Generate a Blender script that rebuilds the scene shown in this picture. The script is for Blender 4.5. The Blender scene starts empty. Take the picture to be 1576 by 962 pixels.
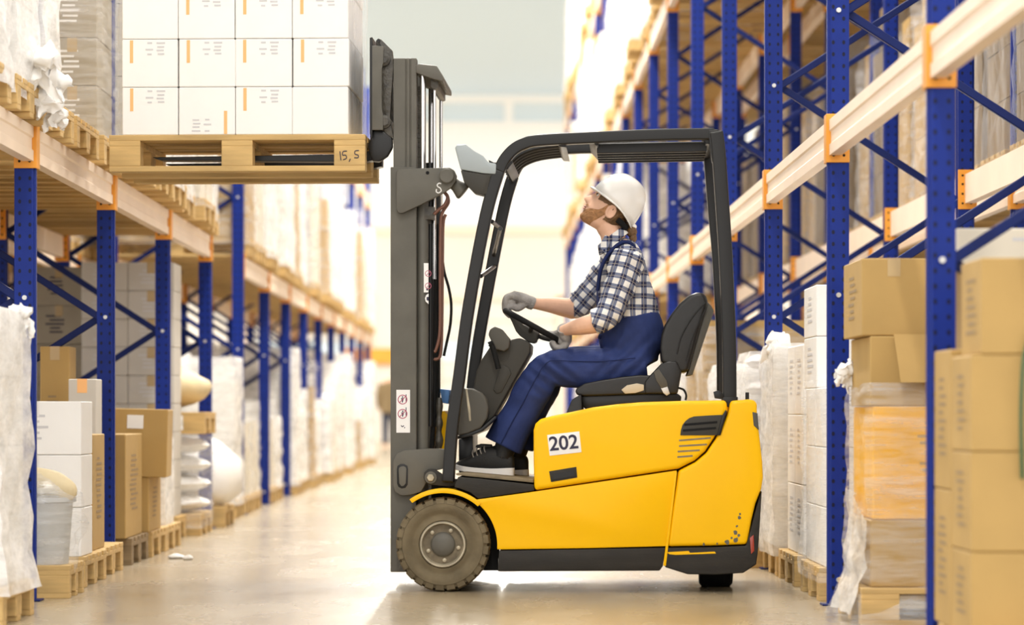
import bpy, bmesh, math, random
from mathutils import Vector, Matrix, noise
random.seed(7)
R = math.radians
SC = bpy.context.scene
COL = SC.collection
# ------------------------------------------------------------------ camera, sky, exposure
FPX, VX, VY, CH = 4760.0, 761.0, 633.0, 0.82          # focal length in pixels, axis pixel, camera height
cam_d = bpy.data.cameras.new('camera'); cam = bpy.data.objects.new('camera', cam_d); COL.objects.link(cam)
cam.location = (0, 0, CH); cam.rotation_euler = (R(90), 0, 0)
cam_d.sensor_width = 36; cam_d.lens = FPX / 1576 * 36
cam_d.shift_x = (788 - VX) / 1576; cam_d.shift_y = (VY - 481) / 1576
cam_d.clip_end = 400
cam_d.dof.use_dof = True; cam_d.dof.focus_distance = 14.1; cam_d.dof.aperture_fstop = 2.2
SC.camera = cam
wd = bpy.data.worlds.new('sky'); SC.world = wd; wd.use_nodes = True
bg = wd.node_tree.nodes['Background']; bg.inputs[0].default_value = (1.0, 0.975, 0.94, 1); bg.inputs[1].default_value = 1.25
SC.view_settings.view_transform = 'Standard'; SC.view_settings.look = 'None'
SC.view_settings.exposure = 0.84; SC.view_settings.gamma = 1; SC.view_settings.use_curve_mapping = False
# ------------------------------------------------------------------ materials
MAT = {}
def mat(name, col, rough=0.5, metal=0.0, spec=0.5, coat=0.0, bump=0.0, bscale=60.0, vary=0.0, vscale=6.0, sheen=0.0, stretch=None):
    m = bpy.data.materials.new(name); m.use_nodes = True; MAT[name] = m
    nt = m.node_tree; p = nt.nodes['Principled BSDF']
    p.inputs['Base Color'].default_value = (*col, 1); p.inputs['Roughness'].default_value = rough
    p.inputs['Metallic'].default_value = metal; p.inputs['Specular IOR Level'].default_value = spec
    p.inputs['Coat Weight'].default_value = coat; p.inputs['Coat Roughness'].default_value = 0.08
    p.inputs['Sheen Weight'].default_value = sheen
    tc = None
    if bump or vary:
        tc = nt.nodes.new('ShaderNodeTexCoord'); src = tc.outputs['Object']
        if stretch:
            mp = nt.nodes.new('ShaderNodeMapping'); mp.inputs['Scale'].default_value = stretch
            nt.links.new(src, mp.inputs[0]); src = mp.outputs[0]
    if vary:
        n = nt.nodes.new('ShaderNodeTexNoise'); n.inputs['Scale'].default_value = vscale; n.inputs['Detail'].default_value = 5
        nt.links.new(src, n.inputs['Vector'])
        r = nt.nodes.new('ShaderNodeValToRGB')
        r.color_ramp.elements[0].position = 0.3; r.color_ramp.elements[1].position = 0.7
        r.color_ramp.elements[0].color = (*[max(0, c * (1 - vary)) for c in col], 1)
        r.color_ramp.elements[1].color = (*[min(1, c * (1 + vary)) for c in col], 1)
        nt.links.new(n.outputs[0], r.inputs[0]); nt.links.new(r.outputs[0], p.inputs['Base Color'])
    if bump:
        n2 = nt.nodes.new('ShaderNodeTexNoise'); n2.inputs['Scale'].default_value = bscale; n2.inputs['Detail'].default_value = 4
        nt.links.new(src, n2.inputs['Vector'])
        b = nt.nodes.new('ShaderNodeBump'); b.inputs['Strength'].default_value = bump; b.inputs['Distance'].default_value = 0.01
        nt.links.new(n2.outputs[0], b.inputs['Height']); nt.links.new(b.outputs[0], p.inputs['Normal'])
    return m
def nd(nt, t, **kw):
    n = nt.nodes.new('ShaderNode' + t)
    for k, v in kw.items(): setattr(n, k, v)
    return n
def math_n(nt, op, a, b=None, c=None):
    n = nd(nt, 'Math', operation=op)
    for i, v in enumerate((a, b, c)):
        if v is None: continue
        if isinstance(v, (int, float)): n.inputs[i].default_value = v
        else: nt.links.new(v, n.inputs[i])
    return n.outputs[0]

mat('yellow', (0.93, 0.515, 0.0), 0.36, spec=.2, coat=0.06, vary=0.03, vscale=2)
mat('mast_grey', (0.115, 0.108, 0.090), 0.5, spec=.3, vary=0.15, vscale=5, bump=0.06, bscale=40)
mat('frame_black', (0.008, 0.0075, 0.007), 0.33, spec=.35)
mat('skirt_black', (0.024, 0.021, 0.017), 0.55, spec=.3, vary=0.3, vscale=4, bump=0.1, stretch=(1, 1, 5))
mat('plastic', (0.040, 0.037, 0.030), 0.5, spec=.3, bump=0.08, bscale=300)
mat('plastic_lt', (0.080, 0.075, 0.063), 0.5, spec=.3, bump=0.08, bscale=300)
mat('vinyl', (0.010, 0.009, 0.008), 0.33, spec=.4, bump=0.12, bscale=30)
mat('rubber', (0.165, 0.132, 0.08), 0.85, spec=.2, vary=0.25, vscale=9, bump=0.25, bscale=50)
mat('rubber_dark', (0.008, 0.008, 0.008), 0.7, spec=.2)
mat('wheel_dish', (0.16, 0.13, 0.085), 0.6, vary=0.3, vscale=30, spec=.3)
mat('rim_steel', (0.42, 0.37, 0.27), 0.45, metal=0.35, vary=0.25, vscale=14)
mat('steel', (0.62, 0.61, 0.6), 0.18, metal=1.0)
mat('greasy', (0.055, 0.048, 0.036), 0.4, vary=0.5, vscale=25, bump=0.4, bscale=60)
mat('hose_brown', (0.16, 0.065, 0.04), 0.4)
mat('lamp_grey', (0.33, 0.37, 0.38), 0.4)
mat('label_white', (0.86, 0.85, 0.83), 0.5)
mat('ink', (0.02, 0.018, 0.05), 0.6)
mat('ink_red', (0.45, 0.10, 0.16), 0.6)
mat('ink_grey', (0.62, 0.61, 0.62), 0.8)
mat('ink_kraft', (0.30, 0.21, 0.11), 0.8)
mat('strip_orange', (0.92, 0.50, 0.20), 0.6)
mat('beige', (0.55, 0.48, 0.36), 0.5)
mat('tail_red', (0.35, 0.05, 0.03), 0.2)
mat('brown_mat', (0.22, 0.17, 0.10), 0.7, vary=0.2, vscale=20)
mat('buckle', (0.55, 0.54, 0.52), 0.35, metal=0.5)
mat('bluebox', (0.10, 0.25, 0.55), 0.5)
mat('wood', (0.56, 0.375, 0.15), 0.75, vary=0.22, vscale=3, bump=0.15, stretch=(1, 9, 9))
mat('wood_dark', (0.27, 0.19, 0.10), 0.8, vary=0.25, vscale=3, bump=0.15, stretch=(1, 9, 9))
mat('kraft', (0.46, 0.295, 0.098), 0.7, vary=0.07, vscale=4)
mat('kraft_dark', (0.30, 0.19, 0.08), 0.75, vary=0.1, vscale=4)
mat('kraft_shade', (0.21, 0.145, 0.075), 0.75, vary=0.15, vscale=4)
mat('kraft_grey', (0.38, 0.33, 0.25), 0.75, vary=0.1, vscale=4)
mat('carton_white', (0.90, 0.885, 0.855), 0.6, vary=0.02, vscale=5)
mat('carton_cream', (0.72, 0.66, 0.54), 0.65, vary=0.05, vscale=5)
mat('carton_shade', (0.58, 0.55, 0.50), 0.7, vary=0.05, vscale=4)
mat('carton_yellow', (0.85, 0.44, 0.01), 0.6, vary=0.1, vscale=8)
mat('tape', (0.50, 0.36, 0.18), 0.25)
mat('tape_white', (0.82, 0.80, 0.77), 0.3)
mat('sack_cream', (0.70, 0.58, 0.36), 0.7, vary=0.1, vscale=6, bump=0.5, bscale=12)
mat('bag_white', (0.90, 0.89, 0.87), 0.4, bump=0.3, bscale=14)
mat('lamp_body', (0.8, 0.8, 0.8), 0.5)
mat('green_strap', (0.03, 0.10, 0.04), 0.4)
mat('bin_grey', (0.50, 0.50, 0.48), 0.4)
mat('rail_glare', (0.88, 0.71, 0.55), 0.42, spec=.35, vary=0.04, vscale=3)  # orange beams painted pale: the bright glare is put into the base colour
mat('rail_orange', (0.80, 0.33, 0.03), 0.4, vary=0.08, vscale=8)
mat('brace_blue', (0.004, 0.013, 0.10), 0.4, spec=.2)  # darker than the posts: the unlit look of the braces is in the colour
mat('zinc', (0.62, 0.62, 0.60), 0.35, metal=0.6)
mat('wall_white', (0.92, 0.90, 0.86), 0.8)
mat('wall_band', (0.90, 0.70, 0.54), 0.8)
mat('wall_cream', (0.74, 0.66, 0.57), 0.8)
mat('door_cream', (0.72, 0.65, 0.57), 0.6)
mat('ceiling_pale', (0.63, 0.76, 0.88), 0.8)
mat('window_glass', (0.70, 0.78, 0.82), 0.1)
mat('denim', (0.025, 0.040, 0.135), 0.8, spec=.2, vary=0.25, vscale=9, bump=0.35, bscale=16)
mat('denim_dark', (0.013, 0.022, 0.085), 0.8, spec=.2)
mat('skin', (0.78, 0.47, 0.32), 0.5, vary=0.06, vscale=20)
mat('hair', (0.15, 0.075, 0.025), 0.5, bump=0.8, bscale=90, vary=0.3, vscale=40)
mat('beard', (0.40, 0.20, 0.085), 0.8, bump=0.8, bscale=120, vary=0.3, vscale=60)
mat('lip', (0.50, 0.22, 0.16), 0.4)
mat('eye_white', (0.8, 0.78, 0.75), 0.2)
mat('eye_dark', (0.03, 0.02, 0.015), 0.2)
mat('glove', (0.34, 0.32, 0.30), 0.8, bump=0.5, bscale=160, vary=0.15, vscale=30)
mat('glove_palm', (0.10, 0.095, 0.09), 0.6)
mat('hardhat', (0.90, 0.87, 0.82), 0.25, coat=0.4)
mat('shoe_black', (0.010, 0.010, 0.010), 0.6, bump=0.2, bscale=200)
mat('sole_white', (0.84, 0.82, 0.80), 0.5)
mat('lace', (0.40, 0.37, 0.33), 0.7)
mat('jacket_brown', (0.22, 0.15, 0.07), 0.8)
mat('trouser_dark', (0.03, 0.035, 0.06), 0.8)
mat('paper_scrap', (0.8, 0.79, 0.76), 0.7)

def floor_mat():
    m = bpy.data.materials.new('floor_concrete'); m.use_nodes = True; MAT['floor'] = m
    nt = m.node_tree; p = nt.nodes['Principled BSDF']; tc = nd(nt, 'TexCoord')
    n = nd(nt, 'TexNoise'); n.inputs['Scale'].default_value = 0.9; n.inputs['Detail'].default_value = 8
    mp = nd(nt, 'Mapping'); mp.inputs['Scale'].default_value = (1, 0.35, 1); nt.links.new(tc.outputs['Object'], mp.inputs[0]); nt.links.new(mp.outputs[0], n.inputs['Vector'])
    r = nd(nt, 'ValToRGB'); r.color_ramp.elements[0].position = .3; r.color_ramp.elements[1].position = .7
    r.color_ramp.elements[0].color = (.29, .225, .14, 1); r.color_ramp.elements[1].color = (.39, .32, .215, 1)
    nt.links.new(n.outputs[0], r.inputs[0]); nt.links.new(r.outputs[0], p.inputs['Base Color'])
    n2 = nd(nt, 'TexNoise'); n2.inputs['Scale'].default_value = 3; n2.inputs['Detail'].default_value = 6; nt.links.new(mp.outputs[0], n2.inputs['Vector'])
    rr = nd(nt, 'MapRange'); rr.inputs[3].default_value = .16; rr.inputs[4].default_value = .34
    nt.links.new(n2.outputs[0], rr.inputs[0]); nt.links.new(rr.outputs[0], p.inputs['Roughness'])
    p.inputs['Specular IOR Level'].default_value = .6
floor_mat()
def glow_mat(name, s):
    m = bpy.data.materials.new(name); m.use_nodes = True; MAT[name] = m; b = m.node_tree.nodes['Principled BSDF']
    b.inputs['Emission Color'].default_value = (1, .95, .86, 1); b.inputs['Emission Strength'].default_value = s
glow_mat('lamp_glow', 8)
def post_mat():
    m = bpy.data.materials.new('post_blue'); m.use_nodes = True; MAT['post'] = m
    nt = m.node_tree; p = nt.nodes['Principled BSDF']; tc = nd(nt, 'TexCoord'); s = nd(nt, 'SeparateXYZ'); nt.links.new(tc.outputs['Object'], s.inputs[0])
    dx = math_n(nt, 'SUBTRACT', math_n(nt, 'ABSOLUTE', s.outputs[0]), 0.022)
    fz = math_n(nt, 'MULTIPLY', math_n(nt, 'SUBTRACT', math_n(nt, 'FRACT', math_n(nt, 'MULTIPLY', s.outputs[2], 20.0)), 0.5), 0.05)
    d = math_n(nt, 'SQRT', math_n(nt, 'ADD', math_n(nt, 'MULTIPLY', dx, dx), math_n(nt, 'MULTIPLY', math_n(nt, 'MULTIPLY', fz, fz), 0.5)))
    hole = math_n(nt, 'LESS_THAN', d, 0.0065)
    n = nd(nt, 'TexNoise'); n.inputs['Scale'].default_value = 12; nt.links.new(tc.outputs['Object'], n.inputs['Vector'])
    r = nd(nt, 'ValToRGB'); r.color_ramp.elements[0].color = (.003, .017, .17, 1); r.color_ramp.elements[1].color = (.005, .025, .24, 1)
    nt.links.new(n.outputs[0], r.inputs[0])
    mx = nd(nt, 'Mix', data_type='RGBA'); nt.links.new(hole, mx.inputs[0]); nt.links.new(r.outputs[0], mx.inputs[6]); mx.inputs[7].default_value = (.004, .006, .03, 1)
    nt.links.new(mx.outputs[2], p.inputs['Base Color']); p.inputs['Roughness'].default_value = .4; p.inputs['Specular IOR Level'].default_value = .22
post_mat()
def film_mat(name, lo, hi, col, stretch, rough=.18, bs=.4):
    m = bpy.data.materials.new(name); m.use_nodes = True; MAT[name] = m
    nt = m.node_tree; p = nt.nodes['Principled BSDF']; out = nt.nodes['Material Output']; tc = nd(nt, 'TexCoord')
    mp = nd(nt, 'Mapping'); mp.inputs['Scale'].default_value = stretch; mp.inputs['Rotation'].default_value = (0.25, 0.3, 0); nt.links.new(tc.outputs['Object'], mp.inputs[0])
    n = nd(nt, 'TexNoise'); n.inputs['Scale'].default_value = 2.2; n.inputs['Detail'].default_value = 6; n.inputs['Roughness'].default_value = .65; nt.links.new(mp.outputs[0], n.inputs['Vector'])
    rr = nd(nt, 'MapRange'); rr.inputs[1].default_value = .35; rr.inputs[2].default_value = .7; rr.inputs[3].default_value = lo; rr.inputs[4].default_value = hi
    nt.links.new(n.outputs[0], rr.inputs[0])
    b = nd(nt, 'Bump'); b.inputs['Strength'].default_value = bs; b.inputs['Distance'].default_value = .012; nt.links.new(n.outputs[0], b.inputs['Height']); nt.links.new(b.outputs[0], p.inputs['Normal'])
    p.inputs['Base Color'].default_value = (*col, 1); p.inputs['Roughness'].default_value = rough; p.inputs['Specular IOR Level'].default_value = .8
    t = nd(nt, 'BsdfTransparent'); mx = nd(nt, 'MixShader'); nt.links.new(rr.outputs[0], mx.inputs[0]); nt.links.new(t.outputs[0], mx.inputs[1]); nt.links.new(p.outputs[0], mx.inputs[2]); nt.links.new(mx.outputs[0], out.inputs[0])
film_mat('film', .03, .42, (.9, .9, .9), (1.5, 1.5, 12))
film_mat('film_thick', .35, .85, (.95, .94, .92), (2, 2, 6), .3, .22)
film_mat('film_clear', .0, .26, (.9, .92, .95), (10, 10, 1.2))
film_mat('film_vert', .03, .38, (.9, .92, .95), (12, 12, 1.2))
def plaid_mat(name, ax, az, period):
    m = bpy.data.materials.new(name); m.use_nodes = True; MAT[name] = m
    nt = m.node_tree; p = nt.nodes['Principled BSDF']; tc = nd(nt, 'TexCoord'); s = nd(nt, 'SeparateXYZ')
    n = nd(nt, 'TexNoise'); n.inputs['Scale'].default_value = 9; n.inputs['Detail'].default_value = 2
    nt.links.new(tc.outputs['Object'], n.inputs['Vector'])
    vm = nd(nt, 'VectorMath', operation='MULTIPLY_ADD'); nt.links.new(n.outputs[1], vm.inputs[0]); vm.inputs[1].default_value = (.014,) * 3; nt.links.new(tc.outputs['Object'], vm.inputs[2])
    nt.links.new(vm.outputs[0], s.inputs[0])
    def bands(o, lo, hi):
        f = math_n(nt, 'FRACT', math_n(nt, 'MULTIPLY', o, 1 / period))
        return math_n(nt, 'MULTIPLY', math_n(nt, 'GREATER_THAN', f, lo), math_n(nt, 'LESS_THAN', f, hi))
    u, v = s.outputs[ax], s.outputs[az]
    both = math_n(nt, 'MULTIPLY', math_n(nt, 'ADD', bands(u, 0, .48), bands(v, 0, .48)), .5)
    r = nd(nt, 'ValToRGB'); r.color_ramp.interpolation = 'CONSTANT'
    r.color_ramp.elements[0].color = (.78, .76, .72, 1); r.color_ramp.elements[1].position = .3; r.color_ramp.elements[1].color = (.15, .17, .25, 1)
    e = r.color_ramp.elements.new(.8); e.color = (.016, .02, .065, 1); nt.links.new(both, r.inputs[0])
    thin = math_n(nt, 'MINIMUM', math_n(nt, 'ADD', bands(u, .18, .23), bands(v, .18, .23)), 1)
    mx = nd(nt, 'Mix', data_type='RGBA'); nt.links.new(math_n(nt, 'MULTIPLY', thin, .55), mx.inputs[0]); nt.links.new(r.outputs[0], mx.inputs[6]); mx.inputs[7].default_value = (.55, .48, .36, 1)
    nt.links.new(mx.outputs[2], p.inputs['Base Color']); p.inputs['Roughness'].default_value = .85
    n3 = nd(nt, 'TexNoise'); n3.inputs['Scale'].default_value = 22; nt.links.new(tc.outputs['Object'], n3.inputs['Vector'])
    b = nd(nt, 'Bump'); b.inputs['Strength'].default_value = .5; b.inputs['Distance'].default_value = .015; nt.links.new(n3.outputs[0], b.inputs['Height']); nt.links.new(b.outputs[0], p.inputs['Normal'])
plaid_mat('plaid', 0, 2, .054)
plaid_mat('plaid_sleeve', 0, 2, .052)
# ------------------------------------------------------------------ mesh helpers
def link(o, parent=None):
    COL.objects.link(o)
    if parent is not None: o.parent = parent
    return o
def fin(name, bm, m, parent=None, bevel=0, smooth=35, seg=1, loc=None, ang=30):
    if bevel:
        bmesh.ops.remove_doubles(bm, verts=bm.verts, dist=1e-5)
        bm.normal_update()
        es = [e for e in bm.edges if len(e.link_faces) == 2 and e.calc_face_angle(0) > R(ang)]
        bmesh.ops.bevel(bm, geom=es, offset=bevel, segments=seg, profile=.6, affect='EDGES', clamp_overlap=True)
    bmesh.ops.recalc_face_normals(bm, faces=bm.faces)
    me = bpy.data.meshes.new(name); bm.to_mesh(me); bm.free()
    me.materials.append(MAT[m])
    if smooth:
        me.polygons.foreach_set('use_smooth', [True] * len(me.polygons)); me.set_sharp_from_angle(angle=R(smooth))
    o = bpy.data.objects.new(name, me)
    if loc is not None: o.location = loc
    return link(o, parent)
def tag(o, label=None, cat=None, group=None, kind=None):
    if label: o['label'] = label
    if cat: o['category'] = cat
    if group: o['group'] = group
    if kind: o['kind'] = kind
    return o
def empty(name, loc=(0, 0, 0), rz=0, label=None, cat=None, group=None):
    o = bpy.data.objects.new(name, None); o.empty_display_size = .1; o.location = loc; o.rotation_euler = (0, 0, rz)
    link(o); return tag(o, label, cat, group)
def bx(bm, x0, x1, y0, y1, z0, z1):
    vs = [bm.verts.new(p) for p in ((x0, y0, z0), (x1, y0, z0), (x1, y1, z0), (x0, y1, z0), (x0, y0, z1), (x1, y0, z1), (x1, y1, z1), (x0, y1, z1))]
    for f in ((0, 3, 2, 1), (4, 5, 6, 7), (0, 1, 5, 4), (1, 2, 6, 5), (2, 3, 7, 6), (3, 0, 4, 7)): bm.faces.new([vs[i] for i in f])
    return vs
def box(name, x0, x1, y0, y1, z0, z1, m, parent=None, bevel=0):
    bm = bmesh.new(); bx(bm, x0, x1, y0, y1, z0, z1)
    return fin(name, bm, m, parent, bevel)
def prism(bm, a, b):
    va = [bm.verts.new(p) for p in a]; vb = [bm.verts.new(p) for p in b]; n = len(va)
    bm.faces.new(va); bm.faces.new(vb[::-1])
    for i in range(n): bm.faces.new((va[i], vb[i], vb[(i + 1) % n], va[(i + 1) % n]))
def catmull(P, sub):
    if sub <= 1 or len(P) < 3: return P
    out = []
    for i in range(len(P) - 1):
        p0 = P[max(i - 1, 0)]; p1 = P[i]; p2 = P[i + 1]; p3 = P[min(i + 2, len(P) - 1)]
        for k in range(sub):
            t = k / sub
            out.append([.5 * (2 * b + (c - a) * t + (2 * a - 5 * b + 4 * c - d) * t * t + (3 * b - a - 3 * c + d) * t ** 3) for a, b, c, d in zip(p0, p1, p2, p3)])
    out.append(list(P[-1])); return out
def loft(bm, pts, rads, n=16, B=Vector((0, 1, 0)), sub=4, cap=True, rng=None, close=False):
    """sweep an ellipse (radius along the picture plane, radius along B) down a path"""
    P = [list(p) + [r, r] if not isinstance(r, tuple) else list(p) + list(r) for p, r in zip(pts, rads)]
    P = catmull(P, sub); C = [Vector(p[:3]) for p in P]; rings = []
    for i, p in enumerate(P):
        if close: T = C[(i + 1) % len(C)] - C[i - 1]
        else: T = C[min(i + 1, len(C) - 1)] - C[max(i - 1, 0)]
        T.normalize(); b = B - T * B.dot(T)
        if b.length < .05: b = Vector((1, 0, 0)) - T * T.x
        b.normalize(); N = b.cross(T)
        if rng: angs = [R(rng[0] + (rng[1] - rng[0]) * k / (n - 1)) for k in range(n)]
        else: angs = [2 * math.pi * k / n for k in range(n)]
        rings.append([bm.verts.new(C[i] + N * (p[3] * math.cos(a)) + b * (p[4] * math.sin(a))) for a in angs])
    L = len(rings)
    for i in range(L if close else L - 1):
        A, Bq = rings[i], rings[(i + 1) % L]
        for k in range(n - 1 if rng else n): bm.faces.new((A[k], A[(k + 1) % n], Bq[(k + 1) % n], Bq[k]))
    if cap and not rng and not close:
        bm.faces.new(rings[0][::-1]); bm.faces.new(rings[-1])
    return rings
def tube(name, pts, r, m, parent=None, n=10, sub=5, close=False):
    bm = bmesh.new(); loft(bm, pts, [r] * len(pts), n, sub=sub, close=close, cap=not close); return fin(name, bm, m, parent, smooth=50)
def cyl(bm, c, ax, r, h, n=24, r2=None):
    """solid cylinder / cone from c along ax"""
    ax = Vector(ax).normalized(); t = Vector((0, 0, 1)) if abs(ax.z) < .9 else Vector((1, 0, 0))
    u = ax.cross(t).normalized(); v = ax.cross(u); c = Vector(c); r2 = r if r2 is None else r2
    a = [c + u * (r * math.cos(2 * math.pi * k / n)) + v * (r * math.sin(2 * math.pi * k / n)) for k in range(n)]
    b = [c + ax * h + u * (r2 * math.cos(2 * math.pi * k / n)) + v * (r2 * math.sin(2 * math.pi * k / n)) for k in range(n)]
    prism(bm, a, b)
def lathe(bm, c, ax, prof, n=48, cap=True):
    """prof: list of (radius, offset along ax)"""
    ax = Vector(ax).normalized(); t = Vector((0, 0, 1)) if abs(ax.z) < .9 else Vector((1, 0, 0))
    u = ax.cross(t).normalized(); v = ax.cross(u); c = Vector(c); rings = []
    for r, h in prof: rings.append([bm.verts.new(c + ax * h + u * (r * math.cos(2 * math.pi * k / n)) + v * (r * math.sin(2 * math.pi * k / n))) for k in range(n)])
    for A, B in zip(rings, rings[1:]):
        for k in range(n): bm.faces.new((A[k], A[(k + 1) % n], B[(k + 1) % n], B[k]))
    if cap: bm.faces.new(rings[0][::-1]); bm.faces.new(rings[-1])
def ellipsoid(bm, c, rx, ry, rz, u=16, v=10, rot=None):
    ret = bmesh.ops.create_uvsphere(bm, u_segments=u, v_segments=v, radius=1)
    M = Matrix.Translation(c) @ (rot or Matrix.Identity(4)) @ Matrix.Diagonal((rx, ry, rz, 1))
    bmesh.ops.transform(bm, matrix=M, verts=ret['verts'])
def remesh(name, bm, voxel, m, parent=None, smooth=6, fac=.5, post=None):
    """fuse overlapping closed pieces into one continuous surface"""
    bmesh.ops.recalc_face_normals(bm, faces=bm.faces)
    me = bpy.data.meshes.new('tmp'); bm.to_mesh(me); bm.free()
    o = bpy.data.objects.new('tmp', me); COL.objects.link(o)
    md = o.modifiers.new('r', 'REMESH'); md.mode = 'VOXEL'; md.voxel_size = voxel
    sm = o.modifiers.new('s', 'SMOOTH'); sm.iterations = smooth; sm.factor = fac
    dg = bpy.context.evaluated_depsgraph_get(); out = bpy.data.meshes.new_from_object(o.evaluated_get(dg))
    bpy.data.objects.remove(o); bpy.data.meshes.remove(me)
    if post:
        for v in out.vertices: v.co = post(v.co)
    out.polygons.foreach_set('use_smooth', [True] * len(out.polygons)); out.materials.clear(); out.materials.append(MAT[m])
    out.name = name; return link(bpy.data.objects.new(name, out), parent)
ORD = ['first', 'second', 'third', 'fourth', 'fifth', 'sixth', 'seventh', 'eighth', 'ninth', 'tenth', 'eleventh', 'twelfth', 'thirteenth', 'fourteenth', 'fifteenth', 'sixteenth', 'seventeenth', 'eighteenth', 'nineteenth', 'twentieth']
ZF = lambda Y: Y / FPX
def PXW(px, py, Y): return Vector(((px - VX) * Y / FPX, Y, CH + (VY - py) * Y / FPX))
# ------------------------------------------------------------------ the hall
XW = 15.0
bm = bmesh.new(); bx(bm, -XW, XW, -6, 90, -.2, 0); tag(fin('floor', bm, 'floor', smooth=0), kind='structure')
roof = [(2, 9), (13, 18), (22, 27), (31, 36), (40, 45), (49, 54), (60, 86.4)]          # roof decks; open rooflights between them
for i, (a, b) in enumerate(roof):
    bm = bmesh.new(); bx(bm, -XW, XW, a, b, 9.6, 9.9); tag(fin('ceiling', bm, 'ceiling_pale', smooth=0), kind='structure')
for i, x in enumerate((-9, 0, 9)):      # ridge purlins that carry the roof decks
    tag(box('trim_%d' % (i + 1), x - .1, x + .1, 2, 86, 9.9, 10.2, 'ceiling_pale'), kind='structure')
EY = 86.0
LAMP_W = 230
def lamp(x, y, w, label, group):  # fixtures added for their light, all out of view
    r = empty('added_lamp', (x, y, 9.0), label=label, cat='ceiling lamp', group=group)
    box('housing', -.2, .2, -1.2, 1.2, 0, .08, 'lamp_body', r, .01); box('diffuser', -.17, .17, -1.17, 1.17, -.012, .0, 'lamp_glow', r)
    for yy in (-.9, .9): box('hanger', -.01, .01, yy - .01, yy + .01, .08, .62, 'zinc', r)
    la = bpy.data.lights.new('lamp_light', 'AREA'); la.shape = 'RECTANGLE'; la.size = .34; la.size_y = 2.3; la.energy = w; la.color = (1, .95, .87)
    lo = bpy.data.objects.new('lamp_light', la); link(lo, r); lo.location = (0, 0, -.02)
for i, y in enumerate((5.5, 15.5, 20, 25, 29, 33.5, 38, 42.5, 47, 51.5)):  # added row, lights the goods from above for contrast
    lamp(-.28, y, LAMP_W * (1.0 if y < 27 else 1.3), 'added unseen linear lamp hung over the aisle, %s from the open end' % ORD[i], 'added lamps over the aisle')
for i, y in enumerate((62, 68, 74, 80)):  # added out of sight behind the racks to brighten the far wall
    for x in (-7, 6.5): lamp(x, y, 330, 'added fill lamp hidden before the far wall, %s row, %s' % (ORD[i], 'fork side' if x < 0 else 'counterweight side'), 'added fill lamps before the far wall')
bm = bmesh.new(); bx(bm, -XW, XW, EY, EY + .3, 0, 9.6); we = tag(fin('wall_end', bm, 'wall_white', smooth=0), kind='structure')
tag(box('trim_4', -XW, XW, EY - .12, EY, 5.75, 6.0, 'wall_band'), kind='structure')
tag(box('trim_6', -XW, XW, EY - .02, EY, 0, 5.75, 'wall_cream'), kind='structure')
tag(box('trim_5', -XW, XW, EY - .25, EY, 9.42, 9.6, 'wall_white'), kind='structure')
for i in range(6):
    x = -5.6 + i * 2.0
    w = empty('window_%d' % (i + 1), (x, EY, 8.83)); w['kind'] = 'structure'
    box('pane', .12, 1.88, -.06, -.03, .04, .56, 'window_glass', w)
    bm = bmesh.new(); bx(bm, 0, 2, -.1, 0, -.06, .04); bx(bm, 0, 2, -.1, 0, .56, .62); bx(bm, 0, .12, -.1, 0, .04, .56); bx(bm, 1.88, 2, -.1, 0, .04, .56)
    fin('window_frame', bm, 'wall_white', w, smooth=0)
for i, x in enumerate((-5.2, 0.1, 5.4)):
    d = empty('door_%d' % (i + 1), (x, EY, 0)); d['kind'] = 'structure'
    for k in range(7): box('panel', -1.6, 1.6, -.09, -.02, .02 + k * .55, .55 + k * .55, 'door_cream' if k != 4 else 'window_glass', d, .01)
    bm = bmesh.new(); bx(bm, -1.8, -1.62, -.14, 0, 0, 4.0); bx(bm, 1.62, 1.8, -.14, 0, 0, 4.0); bx(bm, -1.8, 1.8, -.14, 0, 3.9, 4.1); fin('door_frame', bm, 'wall_band', d, smooth=0)
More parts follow.
